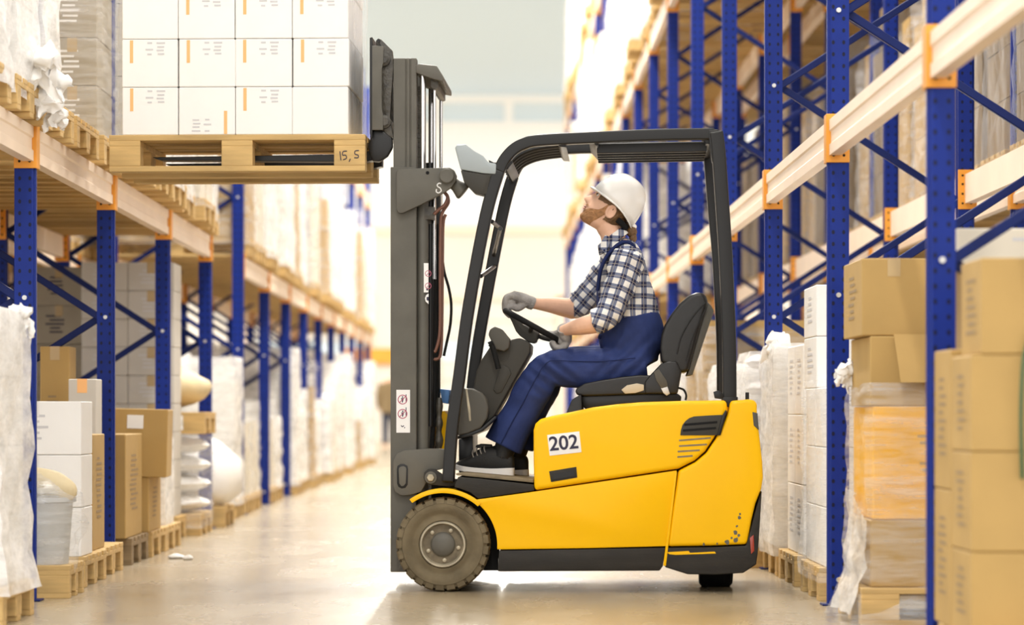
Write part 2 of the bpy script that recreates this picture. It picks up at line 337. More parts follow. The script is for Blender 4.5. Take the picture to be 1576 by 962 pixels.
# ------------------------------------------------------------------ racks
XL, XR = -2.026, 1.45
YL = [13.38 + 2.77 * i for i in range(-1, 14)]; YR = [10.06 + 3.015 * i for i in range(-1, 18)]
LEV = [1.868, 4.06, 6.36]
SIDE = {-1: 'fork-side', 1: 'counterweight-side'}
def post_mesh(h):
    bm = bmesh.new()
    o = [(-.045, -.04), (.030, -.04), (.036, -.034), (.036, -.015), (.045, -.012), (.045, .012), (.036, .015), (.036, .034), (.030, .04), (-.045, .04), (-.045, .028), (.015, .028), (.015, -.028), (-.045, -.028)]
    prism(bm, [(x, y, 0) for x, y in o], [(x, y, h) for x, y in o]); return bm
def build_frame(side, h):
    root = empty('upright_frame')
    s = side                                   # front post faces the aisle, rear post stands 1 m behind it
    p = fin('post', post_mesh(h), 'post', root, smooth=0); p.rotation_euler.z = 0 if s < 0 else math.pi
    if s > 0: p.rotation_euler.z = math.pi
    q = p.copy(); link(q, root); q.location.x = s * 1.0; q.rotation_euler.z = math.pi if s < 0 else 0
    bm = bmesh.new(); bx(bm, -.07, .07, -.06, .06, 0, .008); f = fin('foot_plate', bm, 'brace_blue', root, .003)
    f2 = f.copy(); link(f2, root); f2.location.x = s * 1.0
    L = math.hypot(.93, .6)
    bm = bmesh.new(); bx(bm, 0, L, -.014, .014, -.018, .018); b0 = fin('brace', bm, 'brace_blue', None, .004); COL.objects.unlink(b0)
    bm = bmesh.new(); cyl(bm, (0, -.006, 0), (0, 1, 0), .0105, .014, 10); t0 = fin('bolt', bm, 'zinc', None); COL.objects.unlink(t0)
    z = .11; k = 0
    while z + .6 < h:
        up = k % 2 == 0
        b = b0.copy(); link(b, root)
        a = math.atan2(.6, .93)
        b.location = (s * .035, -.018 if up else .014, z) if up else (s * .965, .014, z)
        dirx = s if up else -s
        b.rotation_euler = (0, -a if dirx > 0 else math.pi + a, 0)
        if z < 3.4:
            t = t0.copy(); link(t, root); t.location = (0 if up else s, -.046, z)
        z += .6; k += 1
    hb = b0.copy(); link(hb, root); hb.location = (s * .035, 0, .11); hb.scale.x = .93 / L
    if s < 0: hb.rotation_euler.z = math.pi
    return root
def copy_tree(o, parent=None):
    c = o.copy(); link(c)
    if parent: c.parent = parent
    for ch in list(o.children): copy_tree(ch, c)
    return c
def build_rail(side, length, colour='rail_glare'):
    """a shelf beam along +Y between two posts with a hooked end connector on each"""
    root = empty('rack_rail'); s = -side     # s points to the aisle
    bm = bmesh.new(); o = [(-.025, 0), (.025, 0), (.025, .045), (.018, .052), (.018, .098), (.025, .105), (.025, .15), (-.025, .15)]
    prism(bm, [(s * x + s * .015, .052, z) for x, z in o], [(s * x + s * .015, length - .052, z) for x, z in o]); fin('bar', bm, colour, root, smooth=0)
    for y, dy in ((.044, 1), (length - .044, -1)):
        bm = bmesh.new(); bx(bm, min(-s * .046, s * .052), max(-s * .046, s * .052), min(y, y + dy * .007), max(y, y + dy * .007), -.03, .175)
        bx(bm, min(s * .046, s * .053), max(s * .046, s * .053), min(y - dy * .05, y), max(y - dy * .05, y), -.03, .175)
        c = fin('connector', bm, 'rail_orange', root, .002)
        bm = bmesh.new()
        for zz in (0, .05, .1, .145):
            for xx in (-.022, .022): cyl(bm, (xx, y - .0015 if dy > 0 else y - .0085, zz), (0, 1, 0), .006, .010, 8)
        if dy < 0: fin('hooks', bm, 'rubber_dark', c)
        else: bm.free()
    return root
def rack(side, X, Y, h, name, levels, rows=(0,), skip=lambda i, l: False):
    fr = None; r0 = None; pitch = Y[1] - Y[0]
    for i, y in enumerate(Y):
        f = build_frame(side, h) if fr is None else copy_tree(fr); fr = fr or f
        f.location = (X, y, 0)
        tag(f, 'blue perforated upright frame with zigzag braces, %s along the %s' % (ORD[i - 1] if i else 'unseen start', name), 'rack frame', 'upright frames of the ' + name)
        if i == len(Y) - 1: break
        for l, z in enumerate(levels):
            for back in (0, 1):
                if skip(i, l): continue
                b = build_rail(side, pitch) if r0 is None else copy_tree(r0); r0 = r0 or b
                b.location = (X + side * back, y, z + .03)
                if back: b.scale.x = -1
                tag(b, 'orange shelf beam, %s level, %s edge, %s bay, %s' % (ORD[l], 'wall' if back else 'aisle', ORD[i], name), 'shelf beam', 'shelf beams of the ' + name)
rack(-1, XL, YL, 6.0, 'fork-side rack', LEV[:2], skip=lambda i, l: i == 4 and l == 0)
rack(1, XR, YR, 8.2, 'counterweight-side rack', LEV)
rack(-1, XL - 1.3, YL[1:9], 6.0, 'row behind fork-side rack', LEV[:1])
rack(1, XR + 1.28, YR[1:11], 6.5, 'row behind counterweight-side rack', LEV[:2])
# ------------------------------------------------------------------ pallets
def board(lx, ly, lz):
    bm = bmesh.new(); bx(bm, -lx / 2, lx / 2, -ly / 2, ly / 2, 0, lz)
    o = fin('board', bm, 'wood', None, .002); COL.objects.unlink(o); return o.data
PB = {'top': board(1.2, .12, .022), 'thin': board(1.2, .10, .022), 'cross': board(.145, .8, .022), 'bot': board(1.2, .10, .022), 'block': board(.145, .10, .078), 'mid': board(.145, .145, .078)}
PARTS = [('bottom_board', 'bot', 0, y, 0) for y in (-.35, 0, .35)]
PARTS += [('block', 'mid' if y == 0 else 'block', x, y, .022) for x in (-.527, 0, .527) for y in (-.35, 0, .35)]
PARTS += [('stringer_board', 'cross', x, 0, .100) for x in (-.527, 0, .527)]
PARTS += [('top_board', 'top' if abs(y) > .2 or y == 0 else 'thin', 0, y, .122) for y in (-.34, -.17, 0, .17, .34)]
bm = bmesh.new()
for nme, k, x, y, z in PARTS:
    me = PB[k]; n0 = len(bm.verts); bm.from_mesh(me); bm.verts.ensure_lookup_table()
    for v in bm.verts[n0:]: v.co += Vector((x, y, z))
_p = fin('pallet', bm, 'wood', None, smooth=0); COL.objects.unlink(_p); PALLET = _p.data
PALLET_DARK = PALLET.copy(); PALLET_DARK.materials[0] = MAT['wood_dark']
def pallet(loc, label, detail=False, rz=0, sx=1, sy=1, dark=False, group=None):
    if detail:
        o = empty('pallet', loc, rz)
        for nme, k, x, y, z in PARTS:
            c = bpy.data.objects.new(nme, PB[k]); c.location = (x, y, z); link(c, o)
    else:
        o = bpy.data.objects.new('pallet', PALLET_DARK if dark else PALLET); link(o); o.location = loc; o.rotation_euler = (0, 0, rz)
    o.scale = (sx, sy, 1)
    return tag(o, label, 'pallet', group)
# ------------------------------------------------------------------ cartons and film
def print_lines(parent, face, w, h, m, seed=0):
    """small rows of print, flat on one face; face = (origin, u, v, normal)"""
    o, u, v, n = face; rnd = random.Random(seed); bm = bmesh.new(); z = h
    while z > 0:
        a = rnd.uniform(0, .25) * w; b = rnd.uniform(.6, 1) * w; t = .011
        q = [o + u * a + v * (z - t) + n * .0012, o + u * b + v * (z - t) + n * .0012, o + u * b + v * z + n * .0012, o + u * a + v * z + n * .0012]
        bm.faces.new([bm.verts.new(p) for p in q]); z -= .026
    return fin('printing', bm, m, parent, smooth=0)
def carton(label, x0, x1, y0, y1, z0, z1, m, rz=0, group=None, tape='tape', pr=None, tilt=0, strip=None):
    cx, cy = (x0 + x1) / 2, (y0 + y1) / 2; a, b, h = (x1 - x0) / 2 - .0015, (y1 - y0) / 2 - .0015, z1 - z0 - .002
    bm = bmesh.new(); bx(bm, -a, a, -b, b, 0, h)
    o = fin('carton', bm, m, None, .004); o.location = (cx, cy, z0); o.rotation_euler = (tilt, 0, rz)
    if tape:
        bm = bmesh.new(); t = .025
        bx(bm, -t, t, -b - .0012, b + .0012, h - .001, h + .001); bx(bm, -t, t, -b - .0014, -b, h - .07, h); bx(bm, -t, t, b, b + .0014, h - .07, h)
        fin('tape', bm, tape, o, smooth=0)
    X, Y, Z = Vector((1, 0, 0)), Vector((0, 1, 0)), Vector((0, 0, 1))
    if pr:
        side, ink = pr; sd = int(abs(x0 * 91 + y0 * 57 + z0 * 33) * 10)
        if side == 'f': print_lines(o, (Vector((-a * .55, -b, h * .3)), X, Z, -Y), a * .9, h * .45, ink, sd)
        if side == 'l': print_lines(o, (Vector((-a, b * .5, h * .25)), -Y, Z, -X), b * 1.0, h * .55, ink, sd)
        if side == 'r': print_lines(o, (Vector((a, -b * .5, h * .25)), Y, Z, X), b * 1.0, h * .55, ink, sd)
    return tag(o, label, 'carton', group)
def shell(bm, x0, x1, y0, y1, z0, z1, amp=.015, seed=0, nz=14, flare=0, top=False, ns=10):
    """crumpled film round a load: a closed loop of walls following a rounded rectangle"""
    ring = []
    for k in range(ns): ring.append((x0 + (x1 - x0) * k / ns, y0))
    for k in range(ns): ring.append((x1, y0 + (y1 - y0) * k / ns))
    for k in range(ns): ring.append((x1 - (x1 - x0) * k / ns, y1))
    for k in range(ns): ring.append((x0, y1 - (y1 - y0) * k / ns))
    cx, cy = (x0 + x1) / 2, (y0 + y1) / 2; rows = []
    for j in range(nz + 1):
        t = j / nz; z = z0 + (z1 - z0) * t; row = []
        for (x, y) in ring:
            d = Vector((x - cx, y - cy, 0)).normalized()
            nn = noise.noise(Vector((x * 5 + seed * 7, y * 5, z * 9))) + .5 * noise.noise(Vector((x * 16, y * 16 + seed, z * 22)))
            row.append(bm.verts.new(Vector((x, y, z)) + d * (amp * nn + flare * max(0, 1 - t * 3) ** 2 - (.02 if t > .96 else 0))))
        rows.append(row)
    n = len(ring)
    for A, B in zip(rows, rows[1:]):
        for k in range(n): bm.faces.new((A[k], A[(k + 1) % n], B[(k + 1) % n], B[k]))
    if top: bm.faces.new(rows[-1])
def film(label, x0, x1, y0, y1, z0, z1, m='film', amp=.015, seed=0, flare=0, top=False, nz=16):
    bm = bmesh.new(); shell(bm, x0, x1, y0, y1, z0, z1, amp, seed, nz, flare, top)
    return tag(fin('stretch_film', bm, m, smooth=60), label, 'stretch film')
def tuft(parent, c, size, seed=0, name='film_tuft', m='bag_white'):
    """a torn, bunched end of film: crumpled lobes and a few trailing twists"""
    rnd = random.Random(seed); bm = bmesh.new(); c = Vector(c)
    for k in range(7):
        q = c + Vector((rnd.uniform(-.35, .35), rnd.uniform(-.3, .3), rnd.uniform(-.7, .3))) * size; r = size * rnd.uniform(.22, .38)
        ellipsoid(bm, q, r, r * .8, r * rnd.uniform(.7, 1.3), 12, 8)
    for k in range(4):
        d = Vector((rnd.uniform(-.6, .6), rnd.uniform(-.4, .4), rnd.uniform(-1.1, -.3))) * size
        loft(bm, [c, c + d * .6 + Vector((rnd.uniform(-.1, .1) * size, 0, 0)), c + d], [size * .2, size * .13, size * .05], 8, sub=3)
    for v in bm.verts: v.co += noise.noise_vector(v.co * (3.2 / size)) * size * .2 + noise.noise_vector(v.co * (8 / size)) * size * .12
    return fin(name, bm, m, parent, smooth=70)
# prototypes of wrapped loads, 1.15 m deep (x) by 0.8 m (y) by 1.3 m
def load_proto(kind):
    root = empty('wrapped_load'); bm = bmesh.new(); rnd = random.Random(hash(kind) % 99 if False else len(kind) * 7)
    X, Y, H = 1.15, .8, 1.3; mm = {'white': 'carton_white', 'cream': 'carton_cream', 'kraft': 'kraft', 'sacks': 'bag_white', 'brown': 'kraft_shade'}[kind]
    if kind == 'sacks':
        for k in range(7):
            for q in (-1, 1): ellipsoid(bm, (0, q * .2, .09 + k * .185), .57, .215, .105, 14, 8)
    else:
        nl = 5 if kind in ('white', 'brown') else 4; nx = 3; ny = 2
        for k in range(nl):
            for i in range(nx):
                for j in range(ny):
                    if k == nl - 1 and rnd.random() < .2: continue
                    g = .006; e = rnd.uniform(-.008, .008)
                    bx(bm, -X / 2 + i * X / nx + g + e, -X / 2 + (i + 1) * X / nx - g + e, -Y / 2 + j * Y / ny + g, -Y / 2 + (j + 1) * Y / ny - g, k * H / nl + .004, (k + 1) * H / nl)
    c = fin('cartons' if kind != 'sacks' else 'sacks', bm, mm, root, smooth=40); c['kind'] = 'stuff'
    bm = bmesh.new(); shell(bm, -X / 2 - .012, X / 2 + .012, -Y / 2 - .012, Y / 2 + .012, -.05, H * .97, .025, len(kind), 12, .02, ns=8)
    fin('film', bm, 'film_thick' if kind in ('sacks', 'white') else 'film_clear' if kind == 'brown' else 'film', root, smooth=60)
    return root
PROTO = {}; WORDS = {'white': 'white wrapped cartons', 'cream': 'cream wrapped cartons', 'kraft': 'brown wrapped cartons', 'sacks': 'cloudy wrapped white sacks', 'brown': 'shiny grey-brown wrapped cartons'}
def wrapped(kind, x, y, z, rackname, level, place, h=1.3, w=1.0, sx=1.0, group=None):
    o = load_proto(kind) if kind not in PROTO else copy_tree(PROTO[kind]); PROTO.setdefault(kind, o)
    o.location = (x, y, z); o.scale = (sx, w, h / 1.3)
    return tag(o, '%s, %s, %s, %s' % (WORDS[kind], level, place, rackname), 'wrapped load', group or 'wrapped loads on the ' + rackname)
SLOT = ['near end of', 'middle of', 'far end of']
LNAME = ['ground level', 'first shelf', 'second shelf', 'third shelf']
def fill(side, X, Y, bays, level, rackname, kinds, hr, seed, over=.06, skip=(), depth=1.0):
    rnd = random.Random(seed); pitch = Y[1] - Y[0]; st = pitch / 3
    for i in bays:
        for k in range(3):
            kind = rnd.choice(kinds); hh = rnd.uniform(*hr); jx = rnd.uniform(-.07, .05)
            if (i, k) in skip: continue
            y = Y[i] + st * (k + .5); x = X + side * (.5 - over + .04 + jx)
            z = 0 if level == 0 else LEV[level - 1] + .18
            place = '%s %s bay' % (SLOT[k], ORD[i])
            pallet((x, y, z), 'wooden pallet, %s, %s, %s' % (LNAME[level], place, rackname), detail=(y < 21.5 and level == 1 and side < 0), group='pallets on the ' + rackname)
            wrapped(kind, x, y, z + .145, rackname, LNAME[level], place, hh, rnd.uniform(.96, 1.0), depth)
# ------------------------------------------------------------------ goods on the racks
FS, CS = 'fork-side rack', 'counterweight-side rack'
fill(-1, XL, YL, (2, 3, 5, 6, 7, 8, 9, 10, 11, 12, 13), 1, FS, ['white', 'cream', 'cream', 'sacks', 'kraft', 'white'], (1.2, 1.75), 3, over=.05)
fill(-1, XL, YL, (4, 5, 6), 0, FS, ['white', 'cream', 'sacks', 'white', 'cream'], (.5, 1.2), 5, over=-.06, skip=[(4, 0)])
fill(-1, XL, YL, range(7, 14), 0, FS, ['white', 'kraft', 'cream', 'sacks', 'white', 'white'], (.6, 1.5), 6, over=.03)
fill(1, XR, YR, range(5, 18), 2, CS, ['kraft', 'cream', 'white', 'white'], (1.1, 1.7), 8, over=.05)
fill(1, XR, YR, range(10, 18), 3, CS, ['white', 'white', 'cream'], (1.0, 1.6), 9, over=.05)
fill(1, XR, YR, range(5, 15), 0, CS, ['kraft', 'white', 'cream'], (.9, 1.4), 12, over=.05)
fill(1, XR, YR, range(9, 16), 1, CS, ['white', 'cream', 'white'], (1.1, 1.6), 14, over=.05)
HR = 'row behind counterweight-side rack'; HL = 'row behind fork-side rack'
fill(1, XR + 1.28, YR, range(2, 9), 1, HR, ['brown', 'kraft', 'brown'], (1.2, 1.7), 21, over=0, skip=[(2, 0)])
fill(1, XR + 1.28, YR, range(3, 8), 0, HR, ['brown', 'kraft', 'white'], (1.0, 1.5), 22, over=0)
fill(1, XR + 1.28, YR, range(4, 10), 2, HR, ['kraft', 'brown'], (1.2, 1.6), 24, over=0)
fill(-1, XL - 1.3, YL, range(2, 8), 0, HL, ['kraft', 'cream', 'brown'], (.9, 1.4), 25, over=0, skip=[(2, 0), (2, 1), (2, 2)])
fill(-1, XL - 1.3, YL, range(1, 8), 1, HL, ['kraft', 'cream'], (1.2, 1.6), 26, over=0)
# first shelf of the fork-side rack, near bays: built singly
zp = LEV[0] + .18
for y, lab in ((12.0, 'above the white wrapped ground load'), (12.95, 'beneath the torn film'), (13.85, 'under the film-hung white load'), (14.75, 'standing empty between two loads'), (15.75, 'under the tan cartons beside the lifted load')):
    pallet((XL - .51, y, zp), 'wooden pallet on first shelf of fork-side rack, ' + lab, True)
z0 = zp + .145
def stack(label, x0, x1, y0, y1, z0, hs, m, nx=1, ny=1, pr=None, group=None, tape='tape'):
    z = z0
    for r, h in enumerate(hs):
        for i in range(nx):
            for j in range(ny):
                a = x0 + (x1 - x0) * i / nx; b = x0 + (x1 - x0) * (i + 1) / nx; c = y0 + (y1 - y0) * j / ny; d = y0 + (y1 - y0) * (j + 1) / ny
                w = '' if nx == 1 else ', %s from aisle' % ORD[(nx - 1 - i) if x0 < 0 else i]
                u = '' if ny == 1 else ', %s in depth' % ORD[j]
                carton('%s, %s layer%s%s' % (label, ORD[r], w, u), a, b, c, d, z, z + h, m, group=group, pr=pr, tape=tape)
        z += h
stack('white carton inside first film-wrapped shelf load', -2.95, -1.95, 11.66, 12.4, z0, [.32] * 4, 'carton_white', 2, 1, group='cartons in the first shelf loads')
film('cloudy film round first load on near shelf of fork-side rack', -2.97, -1.935, 11.64, 12.42, z0 - .08, z0 + 1.25, 'film_thick', .03, 1)
stack('white carton inside second film-wrapped shelf load', -2.95, -1.96, 12.55, 13.25, z0, [.32] * 4, 'carton_white', 2, 1, group='cartons in the first shelf loads')
f = film('milky film round second load on near shelf, torn end hanging', -2.97, -1.945, 12.53, 13.27, z0 - .08, z0 + 1.25, 'film_thick', .03, 2)
tuft(f, (-1.93, 13.05, z0 + .10), .17, 3); tuft(f, (-1.91, 13.2, z0 + .02), .16, 4); tuft(f, (-1.90, 13.3, z0 - .08), .09, 5)
stack('pale carton in narrow film-wrapped load by the torn film', -2.95, -1.98, 13.5, 13.95, z0, [.32] * 4, 'carton_white', 2, 1, group='cartons in the first shelf loads')
film('bluish film round narrow load beside the torn film', -2.97, -1.965, 13.48, 13.97, z0 - .06, z0 + 1.25, 'film_thick', .02, 3)
stack('tan carton on first shelf behind the lifted load', -2.75, -1.99, 15.5, 16.1, z0, [.26, .24, .26, .25, .25], 'kraft_grey', 3, 1, pr=('f', 'label_white'), group='tan cartons on the first shelf')
film('glossy film round the tan cartons on first shelf', -2.77, -1.965, 15.48, 16.13, z0 - .06, z0 + 1.2, 'film', .012, 4)
# fork-side ground level
pallet((-2.46, 12.1, 0), 'wooden pallet at floor level under white wrapped load, first in fork-side rack', True)
stack('carton inside the white wrapped floor load by first post', -2.94, -1.90, 11.72, 12.48, .145, [.27] * 4, 'carton_white', 2, 1, group='cartons in the first floor load')
f = film('crumpled white film round the floor load before the first post', -2.96, -1.875, 11.70, 12.5, .12, 1.22, 'film_thick', .03, 6, .05)
tuft(f, (-1.90, 12.4, 1.2), .10, 7); tuft(f, (-2.0, 12.2, 1.22), .11, 8)
pallet((-2.46, 13.78, 0), 'wooden pallet under the film-wrapped bin by first post', True, sy=.6)
b = empty('waste_bin', (-2.02, 13.72, .145), label='round grey bin with rim standing on pallet behind first post', cat='bin')
bm = bmesh.new(); lathe(bm, (0, 0, 0), (0, 0, 1), [(.13, 0), (.15, .27), (.165, .275), (.165, .295), (.14, .295), (.125, .01)], 28); fin('shell', bm, 'bin_grey', b, smooth=40)
bm = bmesh.new(); rows = []
for j in range(11):
    t = j / 10; row = []
    for k in range(30):
        a = 2 * math.pi * k / 30; r = (.16 + .03 * math.sin(t * 3) + .02 * noise.noise(Vector((math.cos(a) * 2, math.sin(a) * 2, t * 5))) + .03 * noise.noise(Vector((math.cos(a) * 6, math.sin(a) * 6, t * 9)))) * (1 if t < .8 else 1 - (t - .8) * 2.4)
        row.append(bm.verts.new((r * math.cos(a), r * math.sin(a), -.04 + t * .44)))
    rows.append(row)
for A, B in zip(rows, rows[1:]):
    for k in range(30): bm.faces.new((A[k], A[(k + 1) % 30], B[(k + 1) % 30], B[k]))
bm.faces.new(rows[-1]); o = fin('plastic_bag', bm, 'film', None, smooth=60); o.location = (-2.02, 13.72, .145); tag(o, 'crumpled clear film bag pulled over the grey bin', 'plastic bag')
bm = bmesh.new(); loft(bm, [(-2.25, 13.75, .53), (-2.1, 13.72, .52), (-1.96, 13.68, .49), (-1.88, 13.66, .465), (-1.85, 13.65, .45)], [.05, .065, .065, .05, .012], 14)
for v in bm.verts: v.co += noise.noise_vector(v.co * 12) * .012
tag(fin('paper_roll', bm, 'sack_cream', smooth=60), 'tan paper roll lying across the film-covered bin', 'paper roll')
pallet((-2.5, 14.75, 0), 'wooden pallet under the three white cartons by second post', True)
for k, (a, b_) in enumerate(((.145, .374), (.374, .618), (.618, .868))):
    carton('white carton with printed lines, %s of three stacked behind first post' % ('bottom', 'middle', 'top')[k], -2.36, -1.915, 14.35, 14.74, a, b_, 'carton_white', pr=('f', 'ink_grey'), tape='tape_white', group='three white cartons by first post')
pallet((-2.52, 15.6, 0), 'wooden pallet half hidden behind the second post', True)
carton('tall brown carton standing behind the white cartons', -2.4, -1.94, 14.95, 15.4, .145, .71, 'kraft', pr=('r', 'ink_kraft'))
carton('slim tall tan carton rising above the white cartons', -2.345, -2.19, 15.95, 16.2, .145, 1.156, 'kraft', pr=('f', 'ink_kraft'))
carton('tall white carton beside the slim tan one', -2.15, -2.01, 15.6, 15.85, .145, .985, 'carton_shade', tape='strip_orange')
pallet((-2.53, 16.85, 0), 'dark plastic-looking pallet under brown box by second post', dark=True)
carton('brown printed box with crushed edge on the dark pallet', -2.6, -1.95, 16.36, 17.12, .145, .70, 'kraft', pr=('r', 'ink_kraft'))
pallet((-2.52, 17.75, 0), 'pallet under the two brown boxes beside the third post', True)
carton('small brown box carrying the big tilted one', -2.5, -1.93, 17.28, 17.9, .145, .455, 'kraft', pr=('r', 'ink_kraft'))
c = carton('big brown box with white sticker, overhanging its stack', -2.5, -1.845, 17.26, 17.8, .458, .84, 'kraft', tilt=0)
c.rotation_euler = (0, R(1.5), R(3)); bm = bmesh.new(); bx(bm, .10, .19, -.272, -.2695, .27, .345); fin('sticker', bm, 'label_white', c, smooth=0)
pallet((-2.52, 18.55, 0), 'pallet under the slim white wrapped cartons at third post', True)
stack('white carton in slim stack before the third post', -2.3, -1.96, 18.3, 18.75, .145, [.28, .28], 'carton_white', group='slim white cartons at the third post')
film('film round the slim white cartons before third post', -2.31, -1.945, 18.28, 18.77, .1, .68, 'film_thick', .012, 9)
pallet((-2.62, 20.2, 0), 'pallet under the tall wall of grey-white cartons', True)
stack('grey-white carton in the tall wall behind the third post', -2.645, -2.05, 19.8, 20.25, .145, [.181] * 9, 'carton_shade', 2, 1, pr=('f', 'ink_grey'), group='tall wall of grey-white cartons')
stack('grey-brown carton in the shaded stack behind the carton wall', -3.01, -2.68, 20.2, 20.55, 0.0, [.252] * 7, 'kraft_grey', 1, 1, pr=('f', 'ink'), group='shaded carton stack')
pallet((-2.53, 20.75, 0), 'pallet under the wrapped sacks beneath the beige bag', True)
for k in range(4):
    bm = bmesh.new(); ellipsoid(bm, (-2.4, 20.7, .145 + .065 + k * .128), .5, .42, .078, 24, 10)
    for v in bm.verts: v.co += noise.noise_vector(v.co * 9 + Vector((k, 0, 0))) * .012
    tag(fin('sack', bm, 'bag_white', smooth=60), 'flat white sack, %s from the floor under the beige bag' % ORD[k], 'sack', 'flat white sacks')
film('clear film round the flat white sacks', -2.93, -1.92, 20.27, 21.13, .05, .66, 'film', .02, 12)
pallet((-2.5, 20.7, .67), 'pallet lying on the wrapped white sacks', True)
bm = bmesh.new(); ellipsoid(bm, (-2.42, 20.7, .98), .52, .42, .17, 28, 14)
for v in bm.verts:
    if v.co.z < .98: v.co.z = .98 - (.98 - v.co.z) * .97
    v.co += noise.noise_vector(v.co * 7) * .02
tag(fin('beige_bag', bm, 'sack_cream', smooth=60), 'bulging beige bag on the pallet above the sacks', 'bag')
pallet((-2.5, 22.2, 0), 'pallet under tied white bag at the fifth post', group=None)
bm = bmesh.new(); lathe(bm, (0, 0, 0), (0, 0, 1), [(.26, 0), (.34, .08), (.33, .3), (.2, .42), (.09, .47), (.12, .53), (.04, .58)], 26)
for v in bm.verts: v.co += noise.noise_vector(v.co * 8) * .03
o = fin('tied_bag', bm, 'bag_white', smooth=60); o.location = (-2.15, 22.2, .165); tag(o, 'tied white plastic bag on pallet in the fourth bay', 'bag')
# counterweight-side ground level
pallet((2.02, 9.5, 0), 'wooden pallet under the brown printed cartons before first post', True)
for k, (a, b_) in enumerate(((.145, .40), (.40, .70), (.70, .99), (.99, 1.28))):
    carton('brown printed carton by first post, %s layer of front column' % ORD[k], 1.42 + (.03 if k == 3 else 0), 1.9, 9.22, 9.62, a, b_, 'kraft', pr=('l', 'ink_kraft'), group='brown cartons before the first post')
for k, (a, b_) in enumerate(((.145, .575), (.575, 1.015))):
    carton('brown printed carton by first post, %s layer of rear column' % ORD[k], 1.42, 1.9, 9.64, 9.995, a, b_, 'kraft', pr=('l', 'ink_kraft'), group='brown cartons before the first post')
o = tube('strap', [(1.60, 9.215, 1.06), (1.575, 9.2, .98), (1.566, 9.195, .85), (1.567, 9.2, .72), (1.572, 9.21, .62)], .006, 'green_strap'); tag(o, 'dark green strap hanging on the brown cartons', 'strap')
carton('large brown carton standing behind the first post', 1.6, 2.4, 10.5, 11.2, 0, 1.31, 'kraft_dark')
carton('flat white carton with orange tape on the large brown one', 1.56, 2.35, 10.45, 11.1, 1.312, 1.44, 'carton_cream', tape='strip_orange', pr=('f', 'ink_grey'))
pallet((2.0, 12.2, 0), 'wooden pallet under film-wrapped brown and yellow cartons', True)
carton('tan carton at the foot of the yellow carton', 1.44, 2.2, 11.86, 12.5, .145, .405, 'kraft')
carton('yellow carton glowing through the stretch film', 1.45, 2.2, 11.86, 12.5, .405, .84, 'carton_yellow', pr=('f', 'kraft'))
c = carton('brown carton with its flap hanging open above the yellow one', 1.44, 2.2, 11.86, 12.5, .84, 1.11, 'kraft')
bm = bmesh.new(); prism(bm, [(-.29, -.325, .275), (.1, -.325, .275), (.1, -.38, .09), (-.27, -.38, .09)], [(-.29, -.33, .275), (.1, -.33, .275), (.1, -.385, .09), (-.27, -.385, .09)]); fin('flap', bm, 'kraft', c, smooth=0)
carton('tall brown carton on top of the wrapped stack', 1.41, 1.66, 11.88, 12.5, 1.11, 1.41, 'kraft', pr=('l', 'ink_kraft'))
carton('brown carton beside the tall one on the wrapped stack', 1.665, 2.2, 11.95, 12.5, 1.11, 1.40, 'kraft_dark')
f = film('loose glossy film round yellow carton, flaring over its pallet', 1.42, 2.22, 11.84, 12.53, .0, .93, 'film', .025, 15, .09)
tuft(f, (1.41, 12.45, .98), .08, 16)
bm = bmesh.new(); rows = []
for j in range(13):      # loose skirt of film sweeping out from the load's corner down over the pallet
    t = j / 12; row = []
    for k in range(15):
        u = k / 14; x = 1.425 - .065 * t ** 2.5 + .03 * noise.noise(Vector((u * 7, t * 5, 1))); y = 11.845 + .62 * u
        row.append(bm.verts.new((x, y, .40 + .12 * u - (.36 + .12 * u) * t)))
    rows.append(row)
for A, B in zip(rows, rows[1:]):
    for k in range(14): bm.faces.new((A[k], A[k + 1], B[k + 1], B[k]))
fin('film_skirt', bm, 'film_thick', f, smooth=70)
pallet((2.0, 13.75, 0), 'wooden pallet under white cartons behind the second post', True)
stack('white carton in film by second post', 1.43, 2.1, 13.36, 14.2, .145, [.26, .26, .26], 'carton_white', 2, 2, group='white cartons at the second post')
film('cloudy wrinkled film round white cartons at second post', 1.41, 2.12, 13.34, 14.23, .08, .96, 'film', .025, 18, .02)
stack('white carton in the second tier above the film', 1.43, 2.0, 13.75, 14.3, .925, [.23, .23], 'carton_white', 1, 1, pr=('l', 'ink_grey'), group='white cartons at the second post')
pallet((2.0, 14.85, 0), 'wooden pallet under bare white cartons past the second post', True)
stack('bare white carton in the column past the film-wrapped stack', 1.44, 2.0, 14.45, 15.2, .145, [.33, .33, .33], 'carton_white', 1, 2, pr=('l', 'ink_grey'), group='bare white cartons')
pallet((2.0, 15.75, 0), 'wooden pallet at the truck tail under white cartons', True)
stack('white carton in tall stack behind the truck tail', 1.40, 2.1, 15.36, 16.1, .145, [.25, .25, .25, .25], 'carton_white', 1, 2, pr=('l', 'ink_grey'), group='white cartons behind the truck tail')
f = film('cloudy film round the white cartons behind the truck tail', 1.38, 2.12, 15.34, 16.12, .1, 1.16, 'film_thick', .03, 19); tuft(f, (1.42, 15.6, 1.17), .12, 20)
fill(1, XR, YR, (3,), 0, CS, ['sacks', 'white'], (.95, 1.1), 31, over=.1)
fill(1, XR, YR, (4,), 0, CS, ['kraft'], (1.1, 1.25), 32, over=.05)
